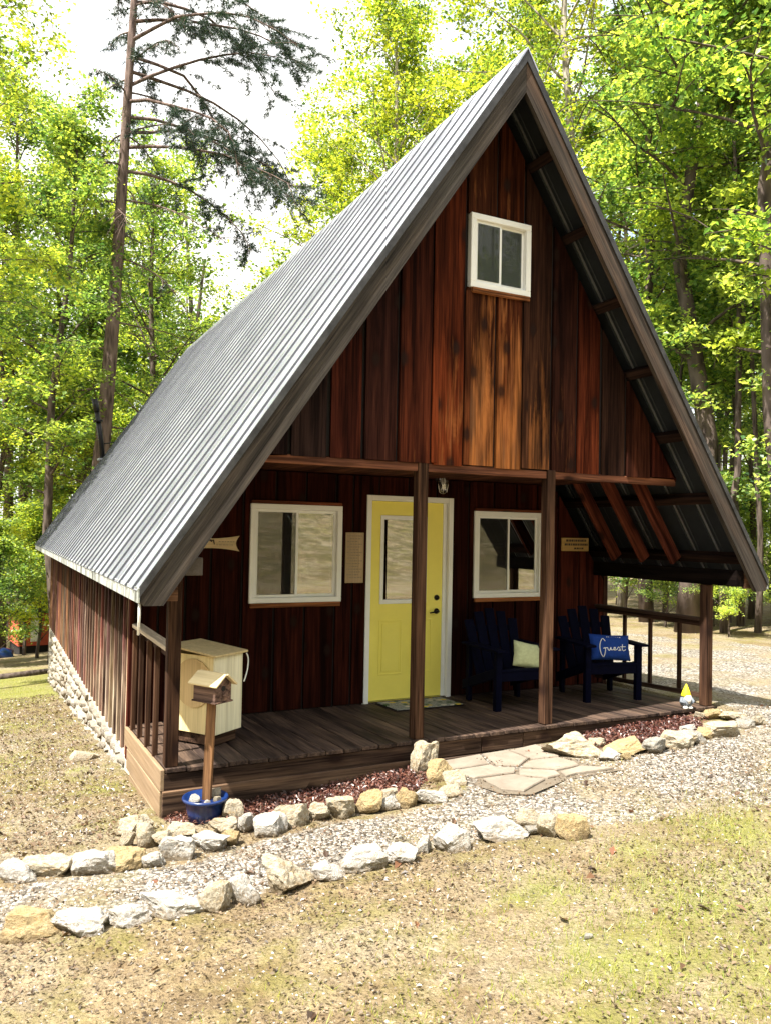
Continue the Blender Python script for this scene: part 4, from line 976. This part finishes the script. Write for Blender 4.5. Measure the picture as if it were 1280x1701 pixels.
o = put('loose_stone', rock_mesh(520, 2, 8), None, TINT['cream']); o.scale = (0.20,0.13,0.07); o.location = (-0.28,2.62,g0(-.28,2.62)+0.03); o.rotation_euler = (0,0.1,0.6)
tag(o, 'flat tan rock lying on the slope beside the left foundation', 'rock')
o = put('loose_stone', rock_mesh(521, 2, 8), None, TINT['white']); o.scale = (0.03,0.022,0.012); o.location = (1.30,-2.86,g0(1.30,-2.86)+0.008)
tag(o, 'small white stone lying alone in the foreground grass', 'rock')

# flagstones
FLAG = [[(2.23,-0.05),(2.58,-0.06),(2.48,-0.34),(2.16,-0.29)],[(2.6,-0.06),(2.82,-0.09),(2.81,-0.4),(2.64,-0.52),(2.49,-0.41)],[(2.84,-0.1),(3.13,-0.09),(3.05,-0.5),(2.83,-0.43)],[(2.14,-0.33),(2.47,-0.37),(2.46,-0.44),(2.58,-0.56),(2.5,-0.65),(2.24,-0.59),(2.17,-0.58)],[(2.68,-0.51),(2.81,-0.46),(3.02,-0.52),(3.04,-0.71),(3.01,-0.79),(2.8,-0.78),(2.64,-0.56)],[(2.57,-0.6),(2.76,-0.8),(2.73,-0.9),(2.61,-0.91),(2.49,-0.72)],[(2.21,-0.64),(2.47,-0.69),(2.49,-0.82),(2.58,-0.92),(2.29,-1.06),(2.18,-0.92)],[(2.78,-0.84),(3.01,-0.82),(3.17,-1.01),(2.85,-0.95),(2.74,-0.96)]]
def flag_mat():
    t = NT('flagstone'); oi = t.new('ShaderNodeObjectInfo'); v = t.coord('Object'); n = t.noise(v, 6, 6, 0.7); f = t.noise(v, 40, 4, 0.7)
    c = t.mix(t.ramp(n, [(0.3,0.0),(0.7,1.0)]), t.mix(1.0, oi.outputs['Color'], (0.7,0.68,0.66), 'MULTIPLY'), oi.outputs['Color']); c = t.mix(t.ramp(f, [(0.58,0.0),(0.7,0.5)]), c, (0.24,0.20,0.16))
    t.bsdf(c, 0.9, 0, t.bump(t.math('ADD', n, f), 0.6, 0.01), 0.2); return t.m
M['flag'] = flag_mat()
fp_m = MB(); gp = [(2.10,-0.05),(2.08,-0.6),(2.15,-1.0),(2.3,-1.12),(2.7,-1.0),(3.2,-1.05),(3.1,-0.7),(3.18,-0.06)]
fp_m.add([(x,y,g0(x,y)+0.006) for x,y in gp], [tuple(range(len(gp)))])
fp = tag(fp_m.build('flagstone_path', plain('joint_sand', (0.13,0.105,0.075), 0.95, scale=40)), kind='structure')
for P in FLAG:
    area = sum(P[i][0]*P[(i+1)%len(P)][1]-P[(i+1)%len(P)][0]*P[i][1] for i in range(len(P)))
    Q = P if area > 0 else P[::-1]; cx = sum(p[0] for p in Q)/len(Q); cy = sum(p[1] for p in Q)/len(Q)
    R_ = []
    for i in range(len(Q)):
        a, b = Q[i], Q[(i+1) % len(Q)]
        for k in range(3):
            u = k/3; x = a[0]+(b[0]-a[0])*u; y = a[1]+(b[1]-a[1])*u
            x += 0.012*noise.noise(Vector((x*9,y*9,1))); y += 0.012*noise.noise(Vector((x*9,y*9,7)))
            R_.append((cx+(x-cx)*0.985, cy+(y-cy)*0.985))
    mb = MB().slab(R_, -0.03, 0.024, 0.008); mb.v = [(a,b,c+g0(a,b)) for a,b,c in mb.v]
    k = rnd.uniform(0.9,1.1); mb.build('flagstone', M['flag'], fp, False, (0.27*k,0.23*k,0.185*k,1))

# ------------------------------------------------------------------ scattered stuff
nr = np.random.default_rng(11)
def inpoly_pts(P, n):
    xs = [p[0] for p in P]; ys = [p[1] for p in P]; X = nr.uniform(min(xs), max(xs), n); Y = nr.uniform(min(ys), max(ys), n)
    k = poly_w(P, X, Y, 0.10) > nr.random(n); return X[k], Y[k]
def zs(X, Y): return np.array([gz(float(a), float(b)) for a, b in zip(X, Y)])
OCT = np.array([(1,0,0),(-1,0,0),(0,1,0),(0,-1,0),(0,0,1),(0,0,-1)], float)
OCTF = np.array([(0,2,4),(2,1,4),(1,3,4),(3,0,4),(2,0,5),(1,2,5),(3,1,5),(0,3,5)])
def pebbles(name, X, Y, smin, smax, mat, flat=0.6):
    n = len(X); S = smin+(smax-smin)*nr.random(n)**2.2
    V = OCT[None]*nr.uniform(0.7,1.25,(n,6,3)); V = V*S[:,None,None]*np.array([1,1,flat]); a = nr.uniform(0,6.28,n)
    c, s = np.cos(a)[:,None], np.sin(a)[:,None]; vx = V[:,:,0]*c-V[:,:,1]*s; vy = V[:,:,0]*s+V[:,:,1]*c
    Z = zs(X,Y)+S*0.15
    W = np.stack([vx+X[:,None], vy+Y[:,None], V[:,:,2]+Z[:,None]], 2).reshape(-1,3)
    F = (OCTF[None]+6*np.arange(n)[:,None,None]).reshape(-1,3)
    return put(name, np_mesh(name, W, F, mat))
def quads(name, C, A, B, mat, fold=None):
    """leaf-like quads: centres C, half-length vectors A, half-width vectors B"""
    n = len(C); V = np.stack([C-A, C+B, C+A, C-B], 1)
    if fold is not None: V[:,1] += fold; V[:,3] += fold
    return np_mesh(name, V.reshape(-1,3), np.arange(4*n).reshape(-1,4), mat)
def unit(v): return v/np.maximum(1e-9, np.linalg.norm(v, axis=-1, keepdims=True))
NEAR = [(-1.3,-0.6),(-1.0,-0.75),(0.3,-0.88),(1.73,-0.94),(2.04,-0.73),(2.1,-0.05),(3.2,-0.05),(3.1,-0.6),(4.4,-0.9),(5.2,-0.7),(5.7,-0.1),(7.5,0.5),(7.5,-2.8),(5.2,-2.6),(3.5,-2.2),(2.76,-2.0),(1.86,-1.62),(0.44,-1.52),(-0.56,-1.48),(-1.3,-1.2)]
X, Y = inpoly_pts(NEAR, 60000); kk_ = np.array([noise.noise(Vector((a*1.1,b*1.1,21)))+0.5*noise.noise(Vector((a*3.3,b*3.3,2))) for a, b in zip(X,Y)]) > nr.uniform(-0.75,0.35,len(X)); X, Y = X[kk_], Y[kk_]
keep_ = poly_w(FLAG_HULL := [(2.12,0.0),(2.12,-0.6),(2.2,-1.05),(2.4,-1.05),(2.6,-0.93),(3.1,-0.98),(3.05,-0.6),(3.15,0.0)], X, Y, 0.04) < 0.5; X, Y = X[keep_], Y[keep_]
tag(pebbles('gravel', X, Y, 0.004, 0.014, M['pebble']), 'pale mixed gravel strewn on the path and drive', 'gravel', kind='stuff')
X = nr.uniform(-1.6,6,9000); Y = nr.uniform(-4.6,0.2,9000); k = (nr.random(9000) < 0.7) & ~((Y > -0.05) & (X > -0.1)); X, Y = X[k], Y[k]
X2 = nr.uniform(-1.6,-0.05,6000); Y2 = nr.uniform(-0.2,7,6000)
tag(pebbles('loose_gravel', np.r_[X,X2], np.r_[Y,Y2], 0.003, 0.010, M['pebble'], 0.5), 'scattered grit and small stones on bare soil', 'gravel', kind='stuff')
def flat_leaves(name, X, Y, s0, s1, mat, tilt=0.35, lift=0.008, aspect=0.55):
    n = len(X); Z = zs(X,Y)+lift*nr.random(n)+0.004; a = nr.uniform(0,6.28,n); S = nr.uniform(s0,s1,n)
    A = np.stack([np.cos(a), np.sin(a), nr.normal(0,tilt,n)], 1); A = unit(A); N = unit(np.stack([nr.normal(0,tilt,n), nr.normal(0,tilt,n), np.ones(n)],1)); B = unit(np.cross(N,A))
    fo = np.zeros((n,3)); fo[:,2] = S*nr.uniform(0.1,0.6,n)
    return put(name, quads(name, np.stack([X,Y,Z],1), A*S[:,None], B*S[:,None]*aspect, mat, fo))
X = nr.uniform(-1.6,7,70000); Y = nr.uniform(-4.6,0.3,70000); k = ~((Y > -0.10) & (X > -0.15)); X, Y = X[k], Y[k]; dn = np.array([noise.noise(Vector((a*0.9,b*0.9,3))) for a, b in zip(X,Y)]); k = dn > nr.uniform(-0.5,0.5,len(X)); X, Y = X[k], Y[k]
X2 = nr.uniform(-2.2,-0.1,14000); Y2 = nr.uniform(-0.3,9,14000); X3 = nr.uniform(5.7,16,5200); Y3 = nr.uniform(-2.5,14,5200)
tag(flat_leaves('leaf_litter', np.r_[X,X2,X3], np.r_[Y,Y2,Y3], 0.004, 0.015, M['litter'], 0.5), 'dry brown and red leaves scattered over the ground', 'leaf litter', kind='stuff')
X = nr.uniform(-1.6,6,170); Y = nr.uniform(-4.6,-0.1,170)
tag(flat_leaves('fallen_leaves', X, Y, 0.016, 0.038, M['redleaf'], 0.45, 0.012, 0.6), 'larger curled brown and red fallen leaves on the ground', 'leaf litter', kind='stuff')
X = nr.uniform(-2.4,-0.06,5200); Y = nr.uniform(-0.4,9,5200)
tag(flat_leaves('slope_litter', X, Y, 0.008, 0.028, M['litter'], 0.5), 'dead leaves lying thickly on the slope left of the cabin', 'leaf litter', kind='stuff')
def blades(name, X, Y, h0, h1, mat, w=0.0018):
    n = len(X); Z = zs(X,Y); a = nr.uniform(0,6.28,n); H = nr.uniform(h0,h1,n); lean = nr.normal(0,0.55,(n,2))
    tip = np.stack([X+lean[:,0]*H, Y+lean[:,1]*H, Z+H],1); base = np.stack([X,Y,Z-0.003],1)
    side = np.stack([np.cos(a),np.sin(a),np.zeros(n)],1)*w*nr.uniform(0.7,1.6,n)[:,None]
    V = np.stack([base-side, base+side, tip],1).reshape(-1,3)
    return put(name, np_mesh(name, V, np.arange(3*n).reshape(-1,3), mat))
X = nr.uniform(-2.2,6.5,240000); Y = nr.uniform(-4.7,0,240000); wg = grass_w(X,Y)*(0.35+np.array([0.9*max(0,noise.noise(Vector((a*4,b*4,9)))+0.25) for a,b in zip(X,Y)])); k = wg > nr.random(len(X))*0.9; X, Y = X[k], Y[k]
X2 = nr.uniform(-4,-0.05,60000); Y2 = nr.uniform(0.2,14,60000); k = grass_w(X2,Y2)*0.8 > nr.random(60000); X2, Y2 = X2[k], Y2[k]
tag(blades('grass', np.r_[X,X2], np.r_[Y,Y2], 0.010, 0.042, M['grass']), 'short yellow-green grass growing thinly in patches', 'grass', kind='stuff')
def chips(name, P, n):
    X, Y = inpoly_pts(P, n); k = Y < -0.05; X, Y = X[k], Y[k]
    return X, Y
a1 = chips('m', MULCH_L, 5200); a2 = chips('m', MULCH_R, 5200)
X, Y = np.r_[a1[0],a2[0]], np.r_[a1[1],a2[1]]
tag(flat_leaves('mulch', X, Y, 0.010, 0.028, M['chips'], 0.5, 0.03, 0.28), 'dark red bark mulch in the beds before the deck', 'mulch', kind='stuff')

# ------------------------------------------------------------------ trees
def leaves_at(anchors, per, sig, size, seed, flat=0.6):
    q = np.random.default_rng(seed); A = np.repeat(np.array(anchors), per, 0); n = len(A)
    C = A+q.normal(0,1,(n,3))*np.array([sig,sig,sig*flat*0.8]); S = q.uniform(0.45,1.2,n)*size
    a = q.uniform(0,6.28,n); D_ = unit(np.stack([np.cos(a),np.sin(a),q.normal(-0.25,0.45,n)],1)); N = unit(np.stack([q.normal(0,0.6,n),q.normal(0,0.6,n),np.ones(n)],1)); B = unit(np.cross(N,D_))
    fo = np.zeros((n,3)); fo[:,2] = S*0.12
    return quads('crown', C, D_*S[:,None]*0.5, B*S[:,None]*0.33, None, fo)
def grow(seed, H, r0, base, spread, nl, lean=(0,0), size=0.15, per=70, sig=0.36, fork=False, up=0.55, subn=5):
    r_ = random.Random(seed); mb = MB(); anch = []
    n = 12; tp = []
    wob = [(r_.gauss(0,0.010*H), r_.gauss(0,0.010*H)) for _ in range(5)]
    def trunk(h):
        u = h/H; i = min(3, int(u*4)); f = u*4-i
        wx = wob[i][0]*(1-f)+wob[i+1][0]*f; wy = wob[i][1]*(1-f)+wob[i+1][1]*f
        return Vector((lean[0]*u+wx*min(1,u*5), lean[1]*u+wy*min(1,u*5), h))
    hs = [H*i/n for i in range(n+1)]; rad = [r0*(1.25 if i == 0 else 1)*(1-0.86*(i/n))+0.008 for i in range(n+1)]
    mb.tube([trunk(h)-(Vector((0,0,0.4)) if i == 0 else Vector()) for i, h in enumerate(hs)], rad, 10)
    ga = r_.uniform(0,6.28)
    for i in range(nl):
        u = base+(1-base)*((i+0.5)/nl)**0.9; ga += 2.4+r_.gauss(0,0.3); p = trunk(H*u)
        prof = math.sin(math.pi*min(0.88,max(0.0,(u-base)/(1-base)*0.82+0.18)))**0.7
        L = spread*prof*r_.uniform(0.65,1.15)+0.3; el = up+r_.gauss(0,0.18)+(0.5*(u-base)/(1-base))
        d = Vector((math.cos(ga)*math.cos(el), math.sin(ga)*math.cos(el), math.sin(el)))
        pts = [p]; rr = [max(0.012, r0*0.42*(1-u*0.75))]
        for k in range(1,5):
            d = (d+Vector((r_.gauss(0,0.14), r_.gauss(0,0.14), 0.04-0.07*k))).normalized(); pts.append(pts[-1]+d*L/4); rr.append(rr[0]*(1-k/4.6))
        mb.tube(pts, rr, 5, False)
        anch += [pts[3], pts[4]]
        for k in range(subn):
            q = r_.uniform(0.35,0.97)*4; j = min(3,int(q)); b = pts[j].lerp(pts[j+1], q-j)
            dd = Vector((r_.gauss(0,1), r_.gauss(0,1), r_.gauss(0.1,0.5))).normalized(); l2 = L*r_.uniform(0.18,0.42)
            m = b+dd*l2*0.55+Vector((0,0,0.04)); e = m+(dd+Vector((0,0,-0.2))).normalized()*l2*0.5
            mb.tube([b,m,e], [rr[j+1]*0.6+0.004,0.008,0.004], 4, False); anch += [m, e]
    if not anch: anch = [trunk(H)]
    cm = leaves_at([tuple(a) for a in anch], per, sig, size, seed+5000)
    return mb.mesh('trunk', True), cm
MAPLES = {}
def kindmesh(key):
    if key not in MAPLES:
        a = dict(broad=(31,14,0.16,0.34,3.4,30), slim=(32,13,0.10,0.30,2.0,26), tall=(33,18,0.18,0.38,3.6,32), bush=(34,4.2,0.05,0.12,1.7,20), under=(35,7,0.06,0.25,2.1,20), pole=(36,13,0.09,0.62,1.7,12))[key]
        kw = dict(broad=dict(per=46,size=0.125,sig=0.19,subn=7), slim=dict(per=40,size=0.12,sig=0.17,up=0.6,subn=7), tall=dict(per=46,size=0.125,sig=0.20,subn=7), bush=dict(per=44,size=0.11,sig=0.18,up=0.8,subn=6), under=dict(per=46,size=0.115,sig=0.17,up=0.3,subn=7), pole=dict(per=44,size=0.12,sig=0.18,subn=7))[key]
        MAPLES[key] = grow(*a, **kw)
    return MAPLES[key]
def tree(key, x, y, label, s=1.0, rz=0.0, tint=(1,1,1), bark_='bark', name='broadleaf_tree', tilt=(0,0), thick=1.0, group='woodland trees round the cabin', cat='tree'):
    tm, cm = kindmesh(key)
    r_ = tag(empty(name, (x,y,g0(x,y)-0.02)), label, cat, group)
    r_.rotation_euler = (tilt[0], tilt[1], rz); r_.scale = (s,s,s)
    k = (key, bark_)
    if k not in BM:
        m = tm.copy(); m.materials.clear(); m.materials.append(M[bark_]); BM[k] = m
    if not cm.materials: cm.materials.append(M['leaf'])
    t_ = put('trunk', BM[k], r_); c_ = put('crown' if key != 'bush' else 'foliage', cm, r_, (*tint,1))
    if thick != 1.0: t_.scale = (thick,thick,1)
    return r_
BM = {}
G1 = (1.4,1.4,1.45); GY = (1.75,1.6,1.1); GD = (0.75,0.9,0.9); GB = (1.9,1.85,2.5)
# left of and behind the roof
tree('slim', 0.35, 14.9, 'slender dark forked tree left of the tall pine', 1.0, 0.4, G1, thick=1.25)
tree('broad', 3.45, 19.9, 'dark straight tree just right of the tall pine, behind the roof', 1.0, 1.7, G1)
tree('slim', -1.95, 11.0, 'yellowish leafy tree at the left edge, its branches hanging into view', 0.95, 3.0, GY)
tree('tall', -2.6, 16.8, 'leafy tree at the far left behind the slender forked tree', 1.05, 4.0, GY)
tree('under', 2.1, 23.5, 'pale green young tree far behind the tall pine', 1.25, 0.9, GY)
tree('broad', -3.4, 24.5, 'tall leafy tree at the upper left beyond the lawn', 1.15, 2.2, G1)
tree('under', 6.6, 24.0, 'low leafy tree showing just above the roof ridge at left', 1.35, 2.0, G1)
tree('under', 9.3, 27.0, 'round-topped leafy tree peeking over the middle of the roof ridge', 1.25, 4.0, GD)
for i, (x, y, s, lab) in enumerate(((-0.9,15.5,0.75,'bright green bush at the lawn edge, far left'),(0.1,17.6,0.85,'bright yellow-green bush behind the slender forked tree'),(-0.1,20.6,0.95,'tall green bush beyond the red outbuilding'),(1.6,20.2,1.0,'green bush right behind the tall pine base'),(-1.9,17.2,0.9,'green bush at the left picture edge beyond the lawn'),(2.9,16.2,0.85,'green bush just over the back eave of the roof'))):
    tree('bush', x, y, lab, s, i*1.3, GY if i % 2 else G1, name='bush', cat='bush', group='bushes behind the cabin')
tree('tall', -0.7, 26.0, 'tall leafy tree far behind the forked tree, top left', 1.1, 0.8, G1)
tree('tall', 1.1, 28.5, 'tall leafy tree far behind the pine trunk', 1.1, 2.9, GY)
# behind the ridge
tree('broad', 9.7, 20.2, 'yellow-green leafy tree at the left of those behind the ridge', 1.12, 3.6, (1.8,1.6,1.0))
tree('broad', 10.6, 16.6, 'yellow-green leafy tree filling the space left of the gable peak', 1.15, 1.9, (1.8,1.6,1.0))
tree('tall', 9.0, 14.6, 'yellow-green leafy tree rising behind the roof ridge, nearest the sky gap', 0.93, 0.3, (1.9,1.65,1.0), 'bark_pale')
tree('tall', 11.4, 9.2, 'tall tree with bare pale trunk right of the gable peak', 1.05, 2.6, (1.6,1.4,0.9), 'bark_pale', tilt=(0,R(1.5)))
tree('broad', 12.6, 15.2, 'leafy tree behind the gable peak', 1.15, 5.1, (1.5,1.35,0.9))
tree('tall', 15.4, 16.5, 'tall leafy tree far behind the pale-trunked one', 1.1, 1.1, GY)
# right of the cabin
tree('slim', 15.6, 8.4, 'dark-trunked tree in the right background, second from the picture edge', 1.05, 0.2, G1)
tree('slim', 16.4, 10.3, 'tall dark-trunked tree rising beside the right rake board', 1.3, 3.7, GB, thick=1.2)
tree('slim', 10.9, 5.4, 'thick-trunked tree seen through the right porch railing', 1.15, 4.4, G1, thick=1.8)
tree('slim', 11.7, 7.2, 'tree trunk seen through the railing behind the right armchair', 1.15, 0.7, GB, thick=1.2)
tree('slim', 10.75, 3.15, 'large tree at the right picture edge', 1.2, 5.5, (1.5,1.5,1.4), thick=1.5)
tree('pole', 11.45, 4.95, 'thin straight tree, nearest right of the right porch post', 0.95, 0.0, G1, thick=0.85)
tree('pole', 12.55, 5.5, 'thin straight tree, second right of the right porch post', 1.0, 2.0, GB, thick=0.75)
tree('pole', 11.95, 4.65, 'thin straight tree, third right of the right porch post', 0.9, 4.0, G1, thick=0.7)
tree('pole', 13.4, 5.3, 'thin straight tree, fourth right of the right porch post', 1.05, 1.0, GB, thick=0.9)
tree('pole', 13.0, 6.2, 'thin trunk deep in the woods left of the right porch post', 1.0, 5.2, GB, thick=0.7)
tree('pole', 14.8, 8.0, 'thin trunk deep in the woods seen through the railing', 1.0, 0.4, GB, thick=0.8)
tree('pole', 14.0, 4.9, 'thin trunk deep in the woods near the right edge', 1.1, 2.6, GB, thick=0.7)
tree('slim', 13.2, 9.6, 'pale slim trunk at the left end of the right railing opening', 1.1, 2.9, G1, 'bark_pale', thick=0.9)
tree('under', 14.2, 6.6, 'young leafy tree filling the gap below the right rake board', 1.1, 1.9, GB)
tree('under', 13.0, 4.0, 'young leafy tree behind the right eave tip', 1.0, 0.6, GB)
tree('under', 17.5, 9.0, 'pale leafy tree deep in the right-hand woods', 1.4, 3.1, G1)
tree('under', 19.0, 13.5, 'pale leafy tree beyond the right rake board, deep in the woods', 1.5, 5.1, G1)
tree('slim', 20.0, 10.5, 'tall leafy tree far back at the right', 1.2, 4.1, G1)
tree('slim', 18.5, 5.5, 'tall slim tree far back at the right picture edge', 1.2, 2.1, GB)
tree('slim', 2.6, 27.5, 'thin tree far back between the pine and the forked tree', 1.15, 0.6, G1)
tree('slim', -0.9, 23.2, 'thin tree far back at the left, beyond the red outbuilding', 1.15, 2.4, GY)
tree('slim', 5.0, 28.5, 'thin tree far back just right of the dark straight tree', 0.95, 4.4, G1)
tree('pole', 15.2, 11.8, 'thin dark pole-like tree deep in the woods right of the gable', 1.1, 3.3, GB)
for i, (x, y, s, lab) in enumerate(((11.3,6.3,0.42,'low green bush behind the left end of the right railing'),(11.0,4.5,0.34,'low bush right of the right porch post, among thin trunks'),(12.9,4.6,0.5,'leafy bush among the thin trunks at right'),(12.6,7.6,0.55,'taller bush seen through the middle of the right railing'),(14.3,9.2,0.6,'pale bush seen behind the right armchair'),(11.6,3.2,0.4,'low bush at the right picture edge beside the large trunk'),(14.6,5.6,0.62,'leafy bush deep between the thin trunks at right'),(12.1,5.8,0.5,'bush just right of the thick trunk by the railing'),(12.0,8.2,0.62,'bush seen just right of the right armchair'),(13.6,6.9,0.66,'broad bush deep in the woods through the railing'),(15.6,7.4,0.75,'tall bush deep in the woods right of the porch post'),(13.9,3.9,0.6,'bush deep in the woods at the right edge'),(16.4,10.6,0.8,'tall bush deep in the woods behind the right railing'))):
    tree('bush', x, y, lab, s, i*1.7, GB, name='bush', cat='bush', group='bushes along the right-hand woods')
tree('under', 12.2, 2.6, 'young leafy tree at the right picture edge under the canopy', 1.05, 2.7, GB)
tree('under', 11.9, 6.4, 'young leafy tree behind the right rake board near the eave', 1.0, 5.7, GB)

def pine(x, y, label):
    r_ = random.Random(77); mb = MB(); H = 21.0; root = tag(empty('pine_tree', (x,y,g0(x,y)-0.1)), label, 'tree')
    def tk(h): u = h/H; return Vector((1.15*u+0.10*math.sin(u*5), -0.2*u, h))
    mb.tube([tk(H*i/16) for i in range(17)], [0.25*(1-0.80*i/16)+(0.05 if i == 0 else 0.0) for i in range(17)], 12)
    tufts = []; dirs = []
    def bough(h, az, L, droop, foliage, r0):
        p = tk(h); d = Vector((math.cos(az), math.sin(az), r_.uniform(-0.15,0.55))).normalized(); pts = [p]; n = 7
        for k in range(n):
            d = (d+Vector((r_.gauss(0,0.13), r_.gauss(0,0.13), r_.gauss(0,0.08)-droop*(0.5+k/n)))).normalized(); pts.append(pts[-1]+d*L/n)
        mb.tube(pts, [r0*(1-k/(n+1.5)) for k in range(n+1)], 5, False)
        for k in range(3 if L > 3.9 else 2,n+1):
            for s in range(4):
                dd = (d+Vector((r_.gauss(0,0.8), r_.gauss(0,0.8), r_.gauss(-0.15,0.35)))).normalized(); l2 = L*r_.uniform(0.10,0.27); q = pts[k-1].lerp(pts[k], r_.random()); e = q+dd*l2
                mb.tube([q,q.lerp(e,0.5)+Vector((0,0,0.03)),e], [0.010,0.007,0.004], 3, False)
                if r_.random() < foliage:
                    for w in range(7 if L < 3.9 else 22): tufts.append(q.lerp(e, r_.uniform(0.25,1.05))+Vector((r_.gauss(0,0.07),)*3)); dirs.append(dd)
    for i in range(30):
        h = 10.3+10.5*i/30+r_.gauss(0,0.25); az = i*2.4+r_.gauss(0,0.3); right = max(0, math.cos(az+0.45))
        L = (1.6+1.7*right)*(1-0.45*max(0,(h-14)/8)); fol = 0.10+0.8*sm(11.5,14.0,h)*(0.35+0.65*right)
        bough(h, az, L*r_.uniform(0.6,1.25), r_.uniform(0.06,0.22), fol, 0.028)
    for h, az, L in ((12.6,-0.3,4.0),(13.2,-0.35,4.8),(14.0,-0.2,5.0),(14.8,-0.55,4.7),(15.6,-0.1,4.8),(16.5,-0.4,4.6),(13.6,0.1,4.4),(15.2,-0.35,5.2),(16.0,-0.7,4.8),(14.4,-0.75,4.6),(17.0,-0.2,4.6),(17.4,-0.6,4.2)): bough(h, az, L, 0.17, 1.0, 0.05)
    for h, az, L in ((4.5,2.9,1.0),(6.0,0.1,0.9),(7.0,3.3,1.6),(8.0,2.7,1.9),(8.7,-0.3,1.8)): bough(h, az, L, 0.02, 0.0, 0.028)
    q = np.random.default_rng(5); T = np.repeat(np.array([tuple(t) for t in tufts]), 9, 0); Dr = np.repeat(np.array([tuple(d) for d in dirs]), 9, 0); n = len(T)
    dv = unit(Dr*0.6+q.normal(0,0.75,(n,3))); L = q.uniform(0.10,0.19,n)[:,None]; B = unit(np.cross(dv, q.normal(0,1,(n,3))))*0.008
    V = np.stack([T-B, T+B, T+dv*L],1).reshape(-1,3)
    put('trunk', mb.mesh('trunk', True), root).data.materials.append(M['bark_pine'])
    put('crown', np_mesh('crown', V, np.arange(3*n).reshape(-1,3), M['needle']), root)
pine(0.95, 15.4, 'tall pine with drooping dark needles behind the left of the roof')

def woods(name, bands, seed, label, size, per=34, low=False):
    """far-off wood that reads as one mass: clumps of leaves on straight stems"""
    q = np.random.default_rng(seed); r_ = random.Random(seed); mb = MB(); anch = []
    for (x, y, h, s) in bands:
        z = g0(x,y); mb.tube([(x,y,z-0.5),(x+r_.gauss(0,0.2),y+r_.gauss(0,0.2),z+h*0.5),(x+r_.gauss(0,0.4),y+r_.gauss(0,0.4),z+h*0.95)], [0.17,0.13,0.04], 6)
        for k in range(9 if low else 0): anch.append((x+r_.gauss(0,2.5), y+r_.uniform(0,9), g0(x,y+5)+r_.uniform(-0.8,0.8)))
        for k in range(int(26)):
            u = r_.uniform(0.22,1.0); rad = s*math.sin(math.pi*min(1,0.15+0.85*u))**0.6*r_.random()**0.5; a = r_.uniform(0,6.28)
            anch.append((x+rad*math.cos(a), y+rad*math.sin(a), z+h*u))
    me = leaves_at(anch, per, 0.7, size, seed, 0.6); me.materials.append(M['leaf'])
    bm = bmesh.new(); bm.from_mesh(me); t2 = mb.mesh('stems'); n0 = len(bm.faces); bm.from_mesh(t2)
    bm.faces.ensure_lookup_table()
    for f in bm.faces[n0:]: f.material_index = 1
    bm.to_mesh(me); bm.free(); me.materials.append(M['bark'])
    return tag(put(name, me, None, (1.0,1.05,1.0,1)), label, 'woodland', kind='stuff')
r3 = random.Random(21); far = []
for i in range(92):                       # behind the cabin
    a = R(r3.uniform(-8,78) if i < 64 else r3.uniform(-9,12)); d_ = r3.uniform(32,58); x = -1.1+d_*math.sin(a); y = -5.6+d_*math.cos(a)
    deg = math.degrees(a); h = r3.uniform(9,14)
    if deg <= 13: h = r3.uniform(13,20)
    if 13 < deg < 22.5: h = r3.uniform(7,9.5)
    if deg > 40: h = r3.uniform(9,15)
    far.append((x,y,h,r3.uniform(2.2,3.2)))
woods('far_woods', far, 41, 'hazy mass of pale green woods far behind the cabin', 0.27, 62)
near = []
for i in range(74):                       # across the drive, behind the photographer, seen in the panes
    a = R(r3.uniform(95,275)); d_ = r3.uniform(25,40); near.append((-1.1+d_*math.sin(a), -5.6+d_*math.cos(a), r3.uniform(11.5,15), r3.uniform(2.6,3.6)))
woods('facing_woods', near, 43, 'woods across the drive that the window panes reflect', 0.33, 105, True)

# ------------------------------------------------------------------ far left: outbuilding, timber
ob = tag(empty('outbuilding', (-0.05,22.6,-2.45), R(8)), 'small red outbuilding with white door beyond the bushes, far left', 'outbuilding')
rd = plain('red_siding', (0.52,0.09,0.05), 0.7)
MB().box(-0.3,2.6,-0.9,0.9,0.32,1.35).build('wall', rd, ob); MB().box(-0.25,2.55,-0.85,0.85,0.0,0.318).build('dark_base', M['dark'], ob)  # dark base below the red walls
MB().cbox(0.05,0.35,-0.925,-0.902,0.45,1.3,0.004).build('door', M['white'], ob); MB().cbox(-0.28,-0.12,-0.925,-0.902,0.36,1.32,0.004).build('corner_board', M['beam_x'], ob, False, (0.2,0.09,0.05,0.3))
MB().prism([(-0.5,1.352),(2.8,1.352),(2.8,1.42),(1.15,1.85),(-0.5,1.42)], -1.1, 1.1).build('roof', M['beam_x'], ob, False, (0.06,0.04,0.03,0.2))
tp = tag(empty('blue_tarp', (-0.75,20.4,g0(-0.75,20.4))), 'small blue tarp bundle on the ground at the far left edge', 'tarp')
m = pillow_mesh(0.75,0.5,0.34); m.xf(Matrix.Rotation(R(-75),4,'X')); m.v = [(a,b,c+0.15) for a,b,c in m.v]; m.build('sheet', bl, tp, True)
lg = MB().tube([(-3.0,12.7,g0(-3,12.7)+0.05),(-0.84,13.0,g0(-.84,13.0)+0.05),(0.10,13.22,g0(.1,13.22)+0.05)], [0.09,0.085,0.08], 9).build('landscape_log', M['bark'], None, True)
tag(lg, 'long dark log lying along the lawn edge at far left', 'log')
